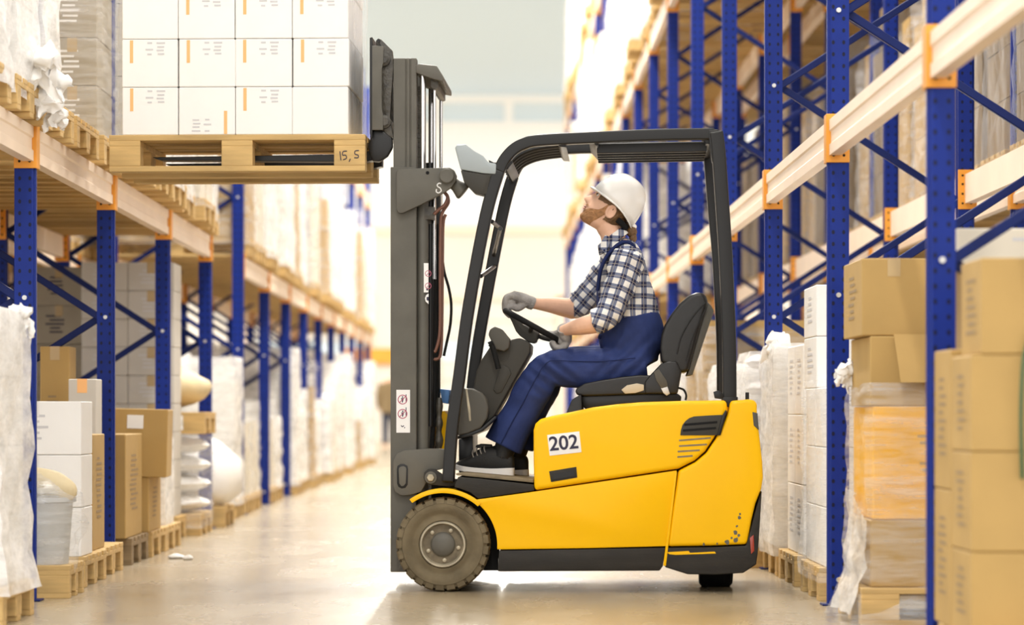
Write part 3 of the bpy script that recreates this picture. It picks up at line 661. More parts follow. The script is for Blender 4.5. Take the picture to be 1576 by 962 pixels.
# scraps on the floor, sign on the far wall
for k, (px, py, s) in enumerate(((272, 860, .05), (290, 862, .03))):
    Y = CH / (py - VY) * FPX; p = PXW(px, py, Y); bm = bmesh.new(); ellipsoid(bm, (p.x, p.y, .012), s, s * .8, .014, 10, 6)
    for v in bm.verts: v.co += noise.noise_vector(v.co * 40) * .008
    tag(fin('paper_scrap', bm, 'paper_scrap', smooth=40), 'crumpled white scrap on the aisle floor, %s' % ('larger one', 'smaller one')[k], 'scrap', 'scraps on the aisle floor')
s = empty('sign_board', (-3.0, EY - .1, 2.15), label='orange board fixed low on the far wall', cat='sign')
box('board', -1.2, 1.2, -.05, 0, 0, .42, 'rail_orange', s, .01); box('batten', -1.25, 1.25, -.01, .1, -.04, 0, 'wood', s)
# ------------------------------------------------------------------ the forklift (local frame: x along the truck, y depth from the near side, z up)
FY, FX0, TH = 14.0, 0.35, R(2.5)
cT, sT = math.cos(TH), math.sin(TH)
def F(px, py, d=0.0):
    k = (px - VX) / FPX
    lx = (k * (FY + d * cT) - FX0 - d * sT) / (cT + k * sT)
    wy = FY - lx * sT + d * cT
    return Vector((lx, d, CH + (VY - py) * wy / FPX))
def FP(pts, d): return [F(x, y, d) for x, y in pts]
truck = empty('forklift', (FX0, FY, 0), -TH, 'yellow three-wheel forklift with raised mast, number 202 on its side', 'forklift')
def slab(name, pts, d0, d1, m, parent=truck, bevel=.006, seg=2, smooth=35, ang=30, ref=None):
    a = FP(pts, d0 if ref is None else ref); bm = bmesh.new()
    prism(bm, [Vector((p.x, d0, p.z)) for p in a], [Vector((p.x, d1, p.z)) for p in a])
    return fin(name, bm, m, parent, bevel, smooth, seg, ang=ang)
def arc(cx, cy, r, a0, a1, n):
    return [(cx + r * math.cos(R(a0 + (a1 - a0) * k / n)), cy - r * math.sin(R(a0 + (a1 - a0) * k / n))) for k in range(n + 1)]
W = 1.05
WC = (681.6, 839.5)
# body panels
hood = [(822, 755), (821, 700), (821, 662), (824, 652), (832, 645), (850, 640), (882, 633.5), (912, 627), (950, 622), (987, 619), (1050, 617), (1118, 616), (1120, 632), (1112, 650), (1099, 674), (1085, 695), (1069, 709), (1044, 721.5)]
slab('hood', hood, 0, W, 'yellow', bevel=.022, seg=4, ang=60)
side = [(735, 768.5), (823, 756.5), (1042, 724), (1038, 760), (1025, 841), (900, 844), (767, 846)] + arc(WC[0], WC[1], 83.5, -4, 57, 14)
slab('side_panel', side, .005, W - .005, 'yellow', bevel=.008, seg=2, ang=40)
slab('skirt', [(768, 847.5), (1024, 843), (1020, 872), (1015, 878.5), (800, 879.5), (766, 880)], .004, W - .004, 'skirt_black', bevel=.006)
cw = [(1044, 724.5), (1070, 711.5), (1087, 697), (1101, 676), (1114, 651), (1122, 632), (1124, 617), (1135, 616), (1152, 614.5), (1162, 616), (1165, 622), (1165.5, 640), (1169, 672), (1173.5, 712), (1174.5, 735), (1172, 752), (1163, 775), (1157, 800), (1150, 838), (1100, 840), (1027, 841.5), (1034, 790)]
slab('counterweight', cw, 0, W, 'yellow', bevel=.03, seg=4, ang=50)
slab('tail_guard', [(1025, 843), (1100, 842), (1148, 840), (1157, 808), (1165, 778), (1172.5, 755), (1170, 800), (1166.5, 850), (1164, 869), (1144, 882), (1100, 885), (1058, 884), (1023, 873)], .002, W - .002, 'skirt_black', bevel=.012, seg=3)
slab('seam_strip', [(1039.5, 726), (1042, 727), (1025, 871), (1020.5, 871)], -.002, .02, 'yellow', bevel=.002)
for pts in ([(1158, 634), (1166, 636), (1168, 662), (1160, 655)],): slab('tail_lamp', pts, -.003, .03, 'plastic_lt', bevel=.003)
slab('reflector', [(1154, 828), (1160, 823), (1161, 848), (1156, 853)], -.004, .01, 'tail_red', bevel=.002)
v = slab('air_vent', [(1047, 670), (1048, 662), (1050.5, 654), (1055, 648), (1061, 643.5), (1068, 641), (1090, 639.5), (1112, 638.5), (1104, 670)], -.006, .03, 'plastic', bevel=.003)
slab('vent_edge', [(1112, 638.5), (1117, 631), (1119, 633), (1109, 670), (1104, 670)], -.008, .03, 'frame_black', bevel=.002)
for k, (a, b) in enumerate(((1051, 1102), (1053, 1104))): slab('louvre', [(a, 661 - k * 9), (b, 657 - k * 9), (b, 660.5 - k * 9), (a, 664.5 - k * 9)], -.0075, .0, 'rubber_dark', v, 0)
for a, b, y0, y1 in ((1045, 1094, 678, 674), (1045, 1088, 686.6, 684), (1043, 1077, 695, 693), (1042.5, 1066, 703.5, 701.6)): slab('vent_slit', [(a, y0 - 1.3), (b, y1 - 1.3), (b, y1 + 1.3), (a, y0 + 1.3)], -.0012, .01, 'brown_mat', bevel=0)
slab('hood_catch', [(845, 725.5), (887, 718.5), (888.5, 735), (848, 742)], -.003, .01, 'skirt_black', bevel=.002)
slab('catch_pocket', [(850, 729), (883, 723.5), (884, 732.5), (851.5, 738)], -.0045, .01, 'frame_black', bevel=0)
np_ = slab('number_plate', [(842, 669.5), (891.5, 664), (895, 696), (846, 701.5)], -.0025, .004, 'label_white', bevel=.0005)
def text(name, s, size, M, m, parent, ext=.0006):
    cu = bpy.data.curves.new(name, 'FONT'); cu.body = s; cu.size = size; cu.align_x = 'CENTER'; cu.align_y = 'CENTER'; cu.extrude = ext; cu.offset = size * .018
    t = bpy.data.objects.new('t', cu); COL.objects.link(t); dg = bpy.context.evaluated_depsgraph_get()
    me = bpy.data.meshes.new_from_object(t.evaluated_get(dg)); bpy.data.objects.remove(t); me.transform(M); me.materials.clear(); me.materials.append(MAT[m])
    o = bpy.data.objects.new(name, me); return link(o, parent)
def facing(px, py, d, roll=0): return Matrix.Translation(F(px, py, d)) @ Matrix.Rotation(R(90), 4, 'X') @ Matrix.Rotation(R(roll), 4, 'Z')
text('numerals', '202', .089, facing(867.5, 682.5, -.0033, 5.5), 'ink', np_)
# scuffs: bare patches on the rear corner
for k, (px, py, s) in enumerate(((1138, 797, 3.0), (1139, 791, 2.2), (1134, 810, 2), (1132, 820, 4.2), (1133, 831, 4.5), (1119, 834, 4), (1137, 824, 2.6), (1083, 838, 2.8), (1104, 837, 1.8), (1126, 828, 2.2))):
    rnd = random.Random(k); pts = [(px + s * rnd.uniform(.5, 1.1) * math.cos(R(a)), py + s * rnd.uniform(.6, 1.3) * math.sin(R(a))) for a in range(0, 360, 45)]
    slab('scuff', pts, -.0007, .002, 'mast_grey', bevel=0)
slab('scratch', [(1026, 850), (1060, 848), (1062, 851), (1100, 849), (1102, 852), (1040, 854), (1030, 853)], .0008, .003, 'yellow', bevel=0)
# front fender, step, floor
fo = arc(WC[0], WC[1], 87.5, 126, 48, 18); fi = arc(WC[0], WC[1], 80.5, 48, 126, 18)
for d in ((-.005, .17), (W - .17, W)): slab('fender', fo + fi, d[0], d[1], 'yellow', bevel=.002)
slab('step_panel', [(705, 734), (740, 737), (821, 746), (822.5, 755), (736, 767.5), (724, 758), (708, 752), (699, 750)], .004, W - .004, 'skirt_black', bevel=.004)
slab('floor_mat', [(701, 729), (712, 727.5), (821, 737.5), (821, 743), (740, 735), (703, 731.5)], .03, W - .03, 'brown_mat', bevel=.003)
slab('arch_liner', [(664, 742), (712, 745), (736, 766), (762, 806), (767, 846), (766, 878), (700, 878), (664, 800)], .165, .2, 'rubber_dark', bevel=0)
slab('arch_liner', [(664, 742), (712, 745), (736, 766), (762, 806), (767, 846), (766, 878), (700, 878), (664, 800)], W - .2, W - .165, 'rubber_dark', bevel=0)
slab('seat_box', [(824, 737), (826, 660), (850, 648), (870, 640), (880, 615), (895, 606), (900, 740)], .2, W - .2, 'frame_black', bevel=.01)
slab('axle_beam', [(640, 800), (720, 800), (760, 830), (760, 870), (640, 870)], .2, W - .2, 'rubber_dark', bevel=.01)
# front wheels
RP = F(WC[0] + 73, WC[1], 0).x - F(WC[0], WC[1], 0).x
def wheel(d0, d1, s):
    root = empty('front_wheel'); root.parent = truck
    C = F(WC[0], WC[1], .02); C.y = 0
    C.z = RP * 1.0
    w = d1 - d0; bm = bmesh.new()
    prof = [(.485 * RP, .03), (.51 * RP, .012), (.56 * RP, .014), (.61 * RP, .020), (.66 * RP, .016), (.72 * RP, .004), (.80 * RP, 0), (.855 * RP, .002), (.865 * RP, .008), (.93 * RP, .014), (.945 * RP, .03), (.945 * RP, w - .03), (.9 * RP, w - .006), (.6 * RP, w - .01), (.485 * RP, w - .04)]
    lathe(bm, C + Vector((0, d0, 0)), (0, 1, 0), prof, 72); fin('tyre', bm, 'rubber', root, smooth=50)
    bm = bmesh.new(); n = 25                                  # tread lugs wrap over the shoulder
    for k in range(n):
        a0 = 2 * math.pi * (k + .12) / n; a1 = 2 * math.pi * (k + .86) / n
        for (ya, yb, sh) in ((.004, w * .52, 0), (w * .48, w - .004, .5)):
            b0, b1 = a0 + sh * 2 * math.pi / n, a1 + sh * 2 * math.pi / n
            P = lambda r, a, y: C + Vector((r * math.cos(a), d0 + y, r * math.sin(a)))
            q = [(.865, ya - .002), (.965, ya + .006), (1.0, ya + .03), (1.0, yb), (.9, yb)] if ya < .01 else [(.9, ya), (1.0, ya), (1.0, yb - .03), (.985, yb - .012), (.86, yb)]
            prism(bm, [P(r * RP, b0, y) for r, y in q], [P(r * RP, b1, y) for r, y in q])
    t = fin('tread', bm, 'rubber', root, smooth=30); t['kind'] = 'stuff'
    bm = bmesh.new(); e = 1 if s < 0 else -1; y0 = d0 if s < 0 else d1
    pr = [(.50 * RP, .02), (.475 * RP, .004), (.445 * RP, .004), (.42 * RP, .02), (.40 * RP, .045), (.40 * RP, .10), (.48 * RP, .11)]
    lathe(bm, C + Vector((0, y0, 0)), (0, e, 0), pr, 48, False); rim = fin('rim', bm, 'rim_steel', root, smooth=35)
    bm = bmesh.new(); lathe(bm, C + Vector((0, y0, 0)), (0, e, 0), [(.415 * RP, .028), (.30 * RP, .034), (.02, .034), (.02, .08), (.41 * RP, .08)], 48); fin('wheel_disc', bm, 'wheel_dish', root, smooth=35)
    bm = bmesh.new(); lathe(bm, C + Vector((0, y0 + e * .04, 0)), (0, -e, 0), [(.27 * RP, -.01), (.265 * RP, .010), (.25 * RP, .022), (.21 * RP, .031), (.14 * RP, .037), (.02, .040)], 32); fin('hub_cap', bm, 'mast_grey', root, smooth=40)
    for k in range(5):
        a = R(90 - 30 + 72 * k); c = C + Vector((.335 * RP * math.cos(a), y0 + e * .034, .335 * RP * math.sin(a)))
        bm = bmesh.new(); lathe(bm, c, (0, -e, 0), [(.0125, 0), (.0125, .004), (.009, .005), (.009, .014), (.004, .016)], 12); fin('wheel_nut', bm, 'rim_steel', rim, smooth=30)
    return root
wheel(.0, .16, -1); wheel(W - .16, W, 1)
rw = empty('rear_wheel'); rw.parent = truck
c = F(1101.5, 900, .5); hw = .0775; rr = .2
bm = bmesh.new(); lathe(bm, Vector((c.x - hw, .52, rr)), (1, 0, 0), [(.1, .02), (rr * .93, 0), (rr, .012), (rr, 2 * hw - .012), (rr * .93, 2 * hw), (.1, 2 * hw - .02)], 48); fin('tyre', bm, 'rubber_dark', rw, smooth=40)
bm = bmesh.new(); lathe(bm, Vector((c.x - hw + .02, .52, rr)), (1, 0, 0), [(.1, 0), (.1, .11)], 24); fin('rim', bm, 'rim_steel', rw)
# mast: outer rails, inner rails, cylinders, carriage
MD = .175
for d0, s in ((MD, 1), (W - MD, -1)):
    x0, x1 = F(601, 500, MD).x, F(641, 500, MD).x; zt = F(601, 257, MD).z; zb = F(601, 880.5, MD).z
    dd = lambda a, b: (min(d0 + s * a, d0 + s * b), max(d0 + s * a, d0 + s * b))
    bm = bmesh.new(); t = .012
    pts = [(x0, 0), (x1, 0), (x1, .085), (x1 - .018, .085), (x1 - .018, t), (x0 + .018, t), (x0 + .018, .085), (x0, .085)]
    prism(bm, [Vector((x, d0 + s * y, zb)) for x, y in pts], [Vector((x, d0 + s * y, zt)) for x, y in pts]); fin('outer_mast_rail', bm, 'mast_grey', truck, .003)
    xi0, xi1 = F(605, 500, MD).x, F(640.5, 500, MD).x; zi = F(605, 89, MD).z; w = xi1 - xi0
    pts = [(0, .018), (w * .52, .018), (w * .52, .022), (w * .58, .022), (w * .58, .016), (w * .70, .016), (w * .70, .022), (w * .76, .022), (w * .76, .016), (w, .016), (w, .1), (w - .018, .1), (w - .018, .034), (.018, .034), (.018, .1), (0, .1)]
    prism2 = [(xi0 + x, d0 + s * y) for x, y in pts]; bm = bmesh.new()
    prism(bm, [Vector((x, y, .5)) for x, y in prism2], [Vector((x, y, zi)) for x, y in prism2]); fin('inner_mast_rail', bm, 'mast_grey', truck, .002)
    y = d0 + s * .05; xc = F(650.5, 500, MD + .05).x; zc = F(650, 262, MD + .05).z; zr = F(650, 108, MD + .05).z
    bm = bmesh.new(); lathe(bm, (xc, y, .35), (0, 0, 1), [(.027, 0), (.027, zc - .36), (.022, zc - .35)], 24); cy_ = fin('lift_cylinder', bm, 'mast_grey', truck)
    bm = bmesh.new(); cyl(bm, (xc, y, zc - .36), (0, 0, 1), .0125, zr - zc + .36, 16); fin('piston_rod', bm, 'steel', cy_)
    y2 = d0 + s * .1; xc2 = F(668.5, 200, MD + .1).x
    bm = bmesh.new(); cyl(bm, (xc2, y2, zc - .5), (0, 0, 1), .008, F(668, 128, MD + .1).z - zc + .5, 12); fin('guide_rod', bm, 'steel', truck)
    bm = bmesh.new(); cyl(bm, (F(660, 400, .2).x, d0 + s * .12, .75), (0, 0, 1), .02, 1.22, 14); fin('hose_guard', bm, 'frame_black', truck)
slab('mast_head', [(640, 101), (644, 98), (672, 101), (682, 117), (682, 125), (668, 122), (640, 112)], MD + .01, W - MD - .01, 'mast_grey', bevel=.006)
slab('head_block', [(663, 121), (674, 121), (674, 136), (668, 138), (663, 134)], MD + .06, W - MD - .06, 'greasy', bevel=.003)
slab('mast_tie', [(640, 300), (646, 300), (646, 318), (640, 318)], MD + .02, W - MD - .02, 'mast_grey', bevel=.003)
slab('mast_tie', [(636, 560), (642, 560), (642, 590), (636, 590)], MD + .02, W - MD - .02, 'mast_grey', bevel=.003)
slab('lower_tie', [(612, 800), (640, 800), (640, 860), (612, 860)], MD + .02, W - MD - .02, 'mast_grey', bevel=.003)
slab('lift_chain_anchor', [(650, 330), (664, 330), (664, 345), (650, 345)], MD + .1, MD + .16, 'greasy', bevel=.002)
for d in (.34, .66):      # lift chains: link plates up the mast
    bm = bmesh.new(); z = 1.1; xx = F(645, 400, d).x
    while z < 2.33:
        bx(bm, xx - .009, xx + .009, d - .012, d + .012, z, z + .019); z += .022
    k = fin('lift_chain', bm, 'greasy', truck, smooth=0); k['kind'] = 'stuff'
# shoulder plate and tilt unit on the near rail
sp = slab('shoulder_plate', [(610, 266), (612, 262), (618, 260), (640, 259), (692, 258), (699, 262), (703, 271), (701, 279), (695, 288), (684, 296), (650, 314), (620, 328), (614, 328), (610, 322)], .135, .175, 'mast_grey', bevel=.005)
bm = bmesh.new(); cyl(bm, F(688, 271, .132), (0, -1, 0), .034, .022, 24); fin('pivot_boss', bm, 'mast_grey', sp, .004)
bm = bmesh.new(); cyl(bm, F(658, 266, .1345), (0, -1, 0), .008, .002, 12); fin('plate_hole', bm, 'rubber_dark', sp)
a_, b_ = F(690, 276, .19), F(712, 294, .19); bm = bmesh.new()
loft(bm, [a_, a_.lerp(b_, .55), b_, b_ + (b_ - a_) * .12], [.026, .028, .042, .036], 20, sub=2); fin('horn_bell', bm, 'mast_grey', sp, smooth=45)
hook = [(672, 291), (671.5, 295), (675, 297), (679, 294), (677.5, 289.5), (674, 287.5), (673, 284.5), (676, 282), (679, 283)]
tube('hook_mark', [F(x, y, .134) for x, y in hook], .0028, 'label_white', sp, 8, 4)
# hoses
tube('hose', [F(x, y, .20) for x, y in ((668, 330), (676, 322), (684, 316), (689, 304), (684, 296))], .008, 'hose_brown', truck)
tube('hose', [F(x, y, .22) for x, y in ((688, 300), (690, 312), (680, 330), (678, 360), (677.5, 440), (677, 510), (671, 538), (668, 541))], .0075, 'hose_brown', truck)
tube('hose', [F(x, y, .24) for x, y in ((686, 330), (682, 345), (681, 400), (680, 500), (678, 545), (671, 553), (668, 552))], .0075, 'hose_brown', truck)
tube('hose', [F(x, y, .26) for x, y in ((681, 400), (684, 420), (691, 445), (694.5, 470), (693, 500), (688, 525), (683, 548))], .0065, 'rubber_dark', truck)
tube('hose', [F(x, y, .3) for x, y in ((664, 345), (667, 400), (668, 520), (667, 640), (664, 690))], .012, 'rubber_dark', truck)
tube('hose', [F(x, y, .36) for x, y in ((672, 345), (674, 400), (673.5, 520), (672, 600), (675, 660), (672, 690))], .011, 'rubber_dark', truck)
bm = bmesh.new(); pz = [F(676, y, .3) for y in (612, 625, 640, 652, 664, 678, 690)]
loft(bm, pz, [.010, .018, .011, .018, .011, .020, .012], 14, sub=3); fin('hose_coupling', bm, 'greasy', truck, smooth=50)
slab('valve_block', [(650, 318), (668, 318), (668, 338), (650, 338)], .2, .26, 'greasy', bevel=.003)
# lower mast bracket and pivot
mb = slab('mast_bracket', [(660, 690.5), (676, 690.5), (690, 692), (690, 720), (668, 725), (655, 745), (648, 757), (632, 762), (617, 763), (608, 757), (604.5, 746), (605, 712), (610, 699), (622, 693)], .135, .19, 'mast_grey', bevel=.006)
slot = [(628, 722), (627, 717), (622, 714), (616, 714), (611.5, 717), (610.5, 722), (611, 744), (613, 749.5), (618, 752), (624, 751), (627.5, 746)]
slab('bracket_slot', slot, .1335, .14, 'frame_black', mb, .002)
sl2 = [(625.5, 722), (624.5, 719), (621, 717.5), (617, 718), (614, 720), (613.5, 724), (614.5, 744), (617.5, 748.5), (621, 748), (624.5, 744)]
slab('slot_floor', sl2, .1325, .14, 'mast_grey', mb, .002)
lug = slab('pivot_lug', [(652, 735), (653, 727), (659, 722), (668, 722), (676, 727), (690, 737), (703, 737), (703, 747), (690, 749), (660, 746), (654, 741)], .10, .15, 'skirt_black', bevel=.004)
bm = bmesh.new(); cyl(bm, F(663, 735, .098), (0, -1, 0), .018, .016, 6); fin('pivot_bolt', bm, 'rim_steel', lug, .002)
bm = bmesh.new(); cyl(bm, F(663, 735, .099), (0, -1, 0), .028, .006, 20); fin('washer', bm, 'mast_grey', lug, .001)
# stickers on the mast rail
def sticker(name, x0, x1, y0, y1, d, rings, extra):
    s = slab(name, [(x0, y0), (x1, y0), (x1, y1), (x0, y1)], d - .0015, d + .002, 'label_white', bevel=0)
    for cx, cy, r in rings:
        bm = bmesh.new(); C = F(cx, cy, d - .0022); k = r / 338
        for q in range(24):
            a0, a1 = 2 * math.pi * q / 24, 2 * math.pi * (q + 1) / 24
            bm.faces.new([bm.verts.new(C + Vector((rr_ * k * math.cos(a), 0, rr_ * k * math.sin(a)))) for rr_, a in ((1, a0), (1, a1), (.82, a1), (.82, a0))])
        u, w_ = Vector((.707, 0, .707)) * k, Vector((.707, 0, -.707)) * k * .08
        bm.faces.new([bm.verts.new(C + p) for p in (u * .9 + w_, u * .9 - w_, -u * .9 - w_, -u * .9 + w_)])
        fin('prohibition_ring', bm, 'ink_red', s, smooth=0)
    bm = bmesh.new()
    for pts in extra: bm.faces.new([bm.verts.new(F(x, y, d - .0019)) for x, y in pts])
    fin('pictogram', bm, 'ink', s, smooth=0); return s
man = lambda cx, cy: [[(cx - 1, cy - 5), (cx + 1, cy - 5), (cx + 1, cy - 3), (cx - 1, cy - 3)], [(cx - 2.5, cy - 2), (cx + 2, cy - 2.6), (cx + 1.2, cy + 1.5), (cx - 1, cy + 1.5)], [(cx - 1, cy + 1.5), (cx + 1, cy + 1.5), (cx + .6, cy + 4.5), (cx - .8, cy + 4.5)]]
txt = lambda cx, y0, y1: [[(cx, y0), (cx + 1.3, y0), (cx + 1.3, y1), (cx, y1)]]
sticker('warning_sticker', 610, 631, 600, 666, MD, [(619.5, 615, 7.6), (619.5, 637, 7.6)], man(619.5, 615) + man(619.8, 637) + txt(624.3, 607, 620) + txt(624.3, 627, 640) + [[(617, 654), (619, 656), (621.5, 654.5), (622, 656), (619, 657.6), (616.8, 655.5)], [(622, 657.5), (623.5, 657.5), (623.5, 659), (622, 659)]])
sticker('narrow_sticker', 652.2, 659.3, 405, 450, MD + .012, [(659, 421, 5), (659, 440, 5)], [[(656, 444), (659, 443), (659, 447), (656, 447)]])
st = slab('round_sticker', [(659.5, 452), (656, 454), (654, 459), (655, 464), (659.5, 468)], MD + .010, MD + .014, 'label_white', bevel=0)
slab('sticker_mark', [(659.5, 457), (656.5, 457), (656.5, 462), (659.5, 463)], MD + .009, MD + .012, 'ink', st, 0)
# carriage, load backrest, forks
slab('load_backrest', [(569, 58), (573, 57), (573, 212), (569, 206)], .16, W - .16, 'frame_black', bevel=.002)
slab('carriage_plate', [(572.5, 70), (590, 71), (590, 96), (587.5, 105), (587.5, 166), (589.5, 178), (589.5, 200), (572.5, 200)], .16, .22, 'mast_grey', bevel=.003)
slab('carriage_plate', [(572.5, 70), (590, 71), (590, 200), (572.5, 200)], W - .22, W - .16, 'mast_grey', bevel=.003)
slab('carriage_bar', [(574, 74), (592, 78), (592, 104), (574, 100)], .22, W - .22, 'greasy', bevel=.003)
slab('carriage_bar', [(574, 176), (595, 176), (595, 204), (574, 202)], .22, W - .22, 'greasy', bevel=.003)
slab('roller_bracket', [(578, 62), (586, 60), (604, 78), (606, 100), (602, 150), (600, 185), (606, 212), (594, 214), (588, 190), (588, 120)], .20, .24, 'greasy', bevel=.004)
slab('roller_bracket', [(586, 66), (604, 80), (606, 212), (594, 214)], W - .24, W - .20, 'greasy', bevel=.004)
for x, y in ((591, 92), (592, 188)):
    bm = bmesh.new(); lathe(bm, F(x, y, .195), (0, -1, 0), [(.03, 0), (.03, .02), (.018, .024), (.018, .03)], 20); fin('mast_roller', bm, 'greasy', truck)
for k, y in enumerate((63, 72)):
    bm = bmesh.new(); cyl(bm, F(583 + k * 2, y, .18), (0, -1, 0), .009, .016, 8); fin('carriage_bolt', bm, 'frame_black', truck)
slab('carriage_foot', [(575, 200), (590, 202), (603, 212), (604, 226), (596, 240), (583, 249), (573, 248), (569, 238), (566, 225)], .19, .25, 'frame_black', bevel=.008)
slab('carriage_foot', [(575, 200), (604, 212), (596, 240), (583, 249), (569, 238)], W - .25, W - .19, 'frame_black', bevel=.008)
for d in (.33, .72):
    a = [F(x, y, .33) for x, y in ((572, 130), (578, 130), (578, 252), (560, 254), (300, 244), (215, 243), (215, 240), (400, 238), (560, 238), (572, 225))]
    dz = 0; bm = bmesh.new()
    za = F(400, 242, .33).z; zz = F(0, 0)  # blades run level through the pallet openings
    prof = [(F(571, 0, .3).x, 2.34), (F(578, 0, .3).x, 2.34), (F(578, 0, .3).x, 1.985), (F(562, 0, .3).x, 1.975), (F(250, 0, .3).x, 1.985), (F(235, 0, .3).x, 2.0), (F(560, 0, .3).x, 2.012), (F(570, 0, .3).x, 2.03)]
    prism(bm, [Vector((x, d - .05, z)) for x, z in prof], [Vector((x, d + .05, z)) for x, z in prof]); fin('fork', bm, 'frame_black', truck, .003)
# overhead guard
def beam_path(name, pts, w, dep, d, m='frame_black', parent=truck, sub=5, sq=.008):
    """rectangular guard tube following a path in the side view; w = thickness in the picture plane, dep = across"""
    P = [F(x, y, d) for x, y in pts]; P = [Vector(p) for p in catmull([list(p) for p in P], sub)]; bm = bmesh.new(); rings = []
    for i, p in enumerate(P):
        T = (P[min(i + 1, len(P) - 1)] - P[max(i - 1, 0)]).normalized(); b = Vector((0, 1, 0)); N = b.cross(T).normalized()
        c = []
        for sx, sy in ((-1, -1), (1, -1), (1, 1), (-1, 1)): c.append(bm.verts.new(p + N * (sx * w / 2) + b * (sy * dep / 2)))
        rings.append(c)
    for A, B in zip(rings, rings[1:]):
        for k in range(4): bm.faces.new((A[k], A[(k + 1) % 4], B[(k + 1) % 4], B[k]))
    bm.faces.new(rings[0][::-1]); bm.faces.new(rings[-1])
    return fin(name, bm, m, parent, sq, 40, 3, ang=60)
GN, GF = .09, .90
beam_path('front_pillar', [(690, 742), (696, 660), (707, 580), (722, 470), (748, 332), (768, 262)], .056, .06, GN)
beam_path('roof_rail', [(768, 264), (776, 247), (790, 231), (806, 222), (830, 216.5), (915, 212), (1010, 208), (1100, 206.5)], .052, .06, GN)
beam_path('rear_pillar', [(1102, 203), (1106, 235), (1112, 320), (1117, 400), (1122, 517), (1123, 618)], .062, .075, GN)
slab('corner_cap', [(1090, 199.5), (1105, 199), (1111, 203), (1113, 218), (1117, 246), (1096, 250), (1092, 222)], GN - .034, GN + .034, 'frame_black', bevel=.006)
beam_path('front_pillar', [(722, 735), (722, 680), (728, 590), (741, 500), (773, 332), (790, 270)], .056, .06, GF)
beam_path('roof_rail', [(789, 272), (797, 256), (808, 243), (822, 236), (850, 231), (915, 228), (1090, 226)], .050, .06, GF)
beam_path('rear_pillar', [(1092, 233), (1100, 330), (1106, 400), (1112, 517), (1113, 612)], .062, .075, GF)
slab('roof_cross', [(905, 211), (921, 210), (921, 224), (917, 224)], GN, GF, 'frame_black', bevel=.004)
slab('roof_cross', [(852, 214), (868, 213.5), (872, 227), (862, 226)], GN, GF, 'frame_black', bevel=.004)
slab('roof_cross', [(1082, 207), (1100, 206), (1100, 222), (1086, 222)], GN, GF, 'frame_black', bevel=.004)
slab('front_cross', [(772, 252), (782, 242), (790, 250), (780, 262)], GN, GF, 'frame_black', bevel=.004)
for k in range(5):
    d = GN + (GF - GN) * (k + 1) / 6
    a = F(918, 216, 0); b = F(1090, 213, 0); bm = bmesh.new()
    prism(bm, [Vector((a.x, d - .012, a.z - .042)), Vector((b.x, d - .012, b.z - .042)), Vector((b.x, d - .012, b.z + .005)), Vector((a.x, d - .012, a.z + .005))], [Vector((a.x, d + .012, a.z - .042)), Vector((b.x, d + .012, b.z - .042)), Vector((b.x, d + .012, b.z + .005)), Vector((a.x, d + .012, a.z + .005))]); fin('roof_bar', bm, 'frame_black', truck, .003)
    pp = [F(x, y, 0) for x, y in ((775, 258), (784, 244), (800, 231), (825, 222), (864, 217))]; bm = bmesh.new()
    loft(bm, [Vector((p.x, d, p.z)) for p in pp], [(.012, .012)] * 5, 8, sub=3); fin('roof_bar', bm, 'frame_black', truck)
for a, b in (((757, 341), (771, 352)), ((770, 352), (760, 392)), ((740, 425), (761, 410))):   # little ties of the front grille
    tube('grille_tie', [F(*a, .12), F((a[0] + b[0]) / 2, (a[1] + b[1]) / 2, .4), F(*b, .86)], .010, 'frame_black', truck, 8, 3)
slab('pillar_bracket', [(1098, 603), (1104, 601), (1109, 602.5), (1114, 607), (1114, 615), (1100, 613)], .05, .09, 'frame_black', bevel=.003)
slab('pillar_foot', [(1110, 611), (1136, 611), (1135, 622), (1128, 630), (1112, 622)], .05, .13, 'frame_black', bevel=.004)
bm = bmesh.new(); cyl(bm, F(1150, 616, .12), (0, 0, 1), .009, .036, 12); fin('tow_pin', bm, 'frame_black', truck, .002)
# work lamp on the front pillar
wl = slab('work_lamp', [(709, 262), (745, 268), (764, 268), (755, 272), (750, 299), (742, 300), (730, 297), (714, 280)], .06, .19, 'plastic', bevel=.008)
slab('lamp_face', [(700, 227), (703, 223), (717, 222), (730, 232), (744, 240), (752, 250), (764, 252), (763, 268), (745, 267), (709, 261)], .055, .195, 'lamp_grey', wl, .008)
slab('lamp_bracket', [(752, 246), (760, 250), (772, 250), (768, 268), (756, 272)], .07, .11, 'frame_black', wl, .003)
# console, steering column and wheel, levers
slab('console', [(786, 523), (800, 520), (810, 524), (817, 530), (816, 543), (800, 571), (761.5, 639.5), (743, 659.5), (725, 666), (722, 640), (728, 600), (733, 573), (741.5, 553), (756.5, 530)], .34, .74, 'plastic', bevel=.012, seg=3)
slab('console_panel', [(772, 560), (784, 567), (787, 575), (772, 604), (764, 606), (759, 600)], .333, .35, 'plastic', bevel=.004)
slab('lever_box', [(751.5, 515), (754, 507), (761.5, 502.5), (771.5, 506.5), (785, 523), (783, 536), (776, 541), (762, 538)], .28, .5, 'plastic_lt', bevel=.008, seg=3)
tube('lever', [F(x, y, .27) for x, y in ((753, 529), (757, 532), (762, 548), (766, 563), (767, 568))], .0125, 'rubber_dark', truck)
slab('lever_knob', [(750, 527), (757, 524), (760, 530), (754, 533)], .255, .285, 'rubber_dark', bevel=.004)
lc = slab('knee_panel', [(704, 600), (712, 597), (726.6, 598), (740, 604), (748, 614), (751.5, 626), (750, 643), (740, 659.5), (722, 667), (704, 671)], .2, .8, 'plastic_lt', bevel=.012, seg=3)
slab('panel_edge', [(716, 598), (719, 598), (724, 630), (725, 648), (722, 648), (720, 630)], .1985, .21, 'rim_steel', lc, .001)
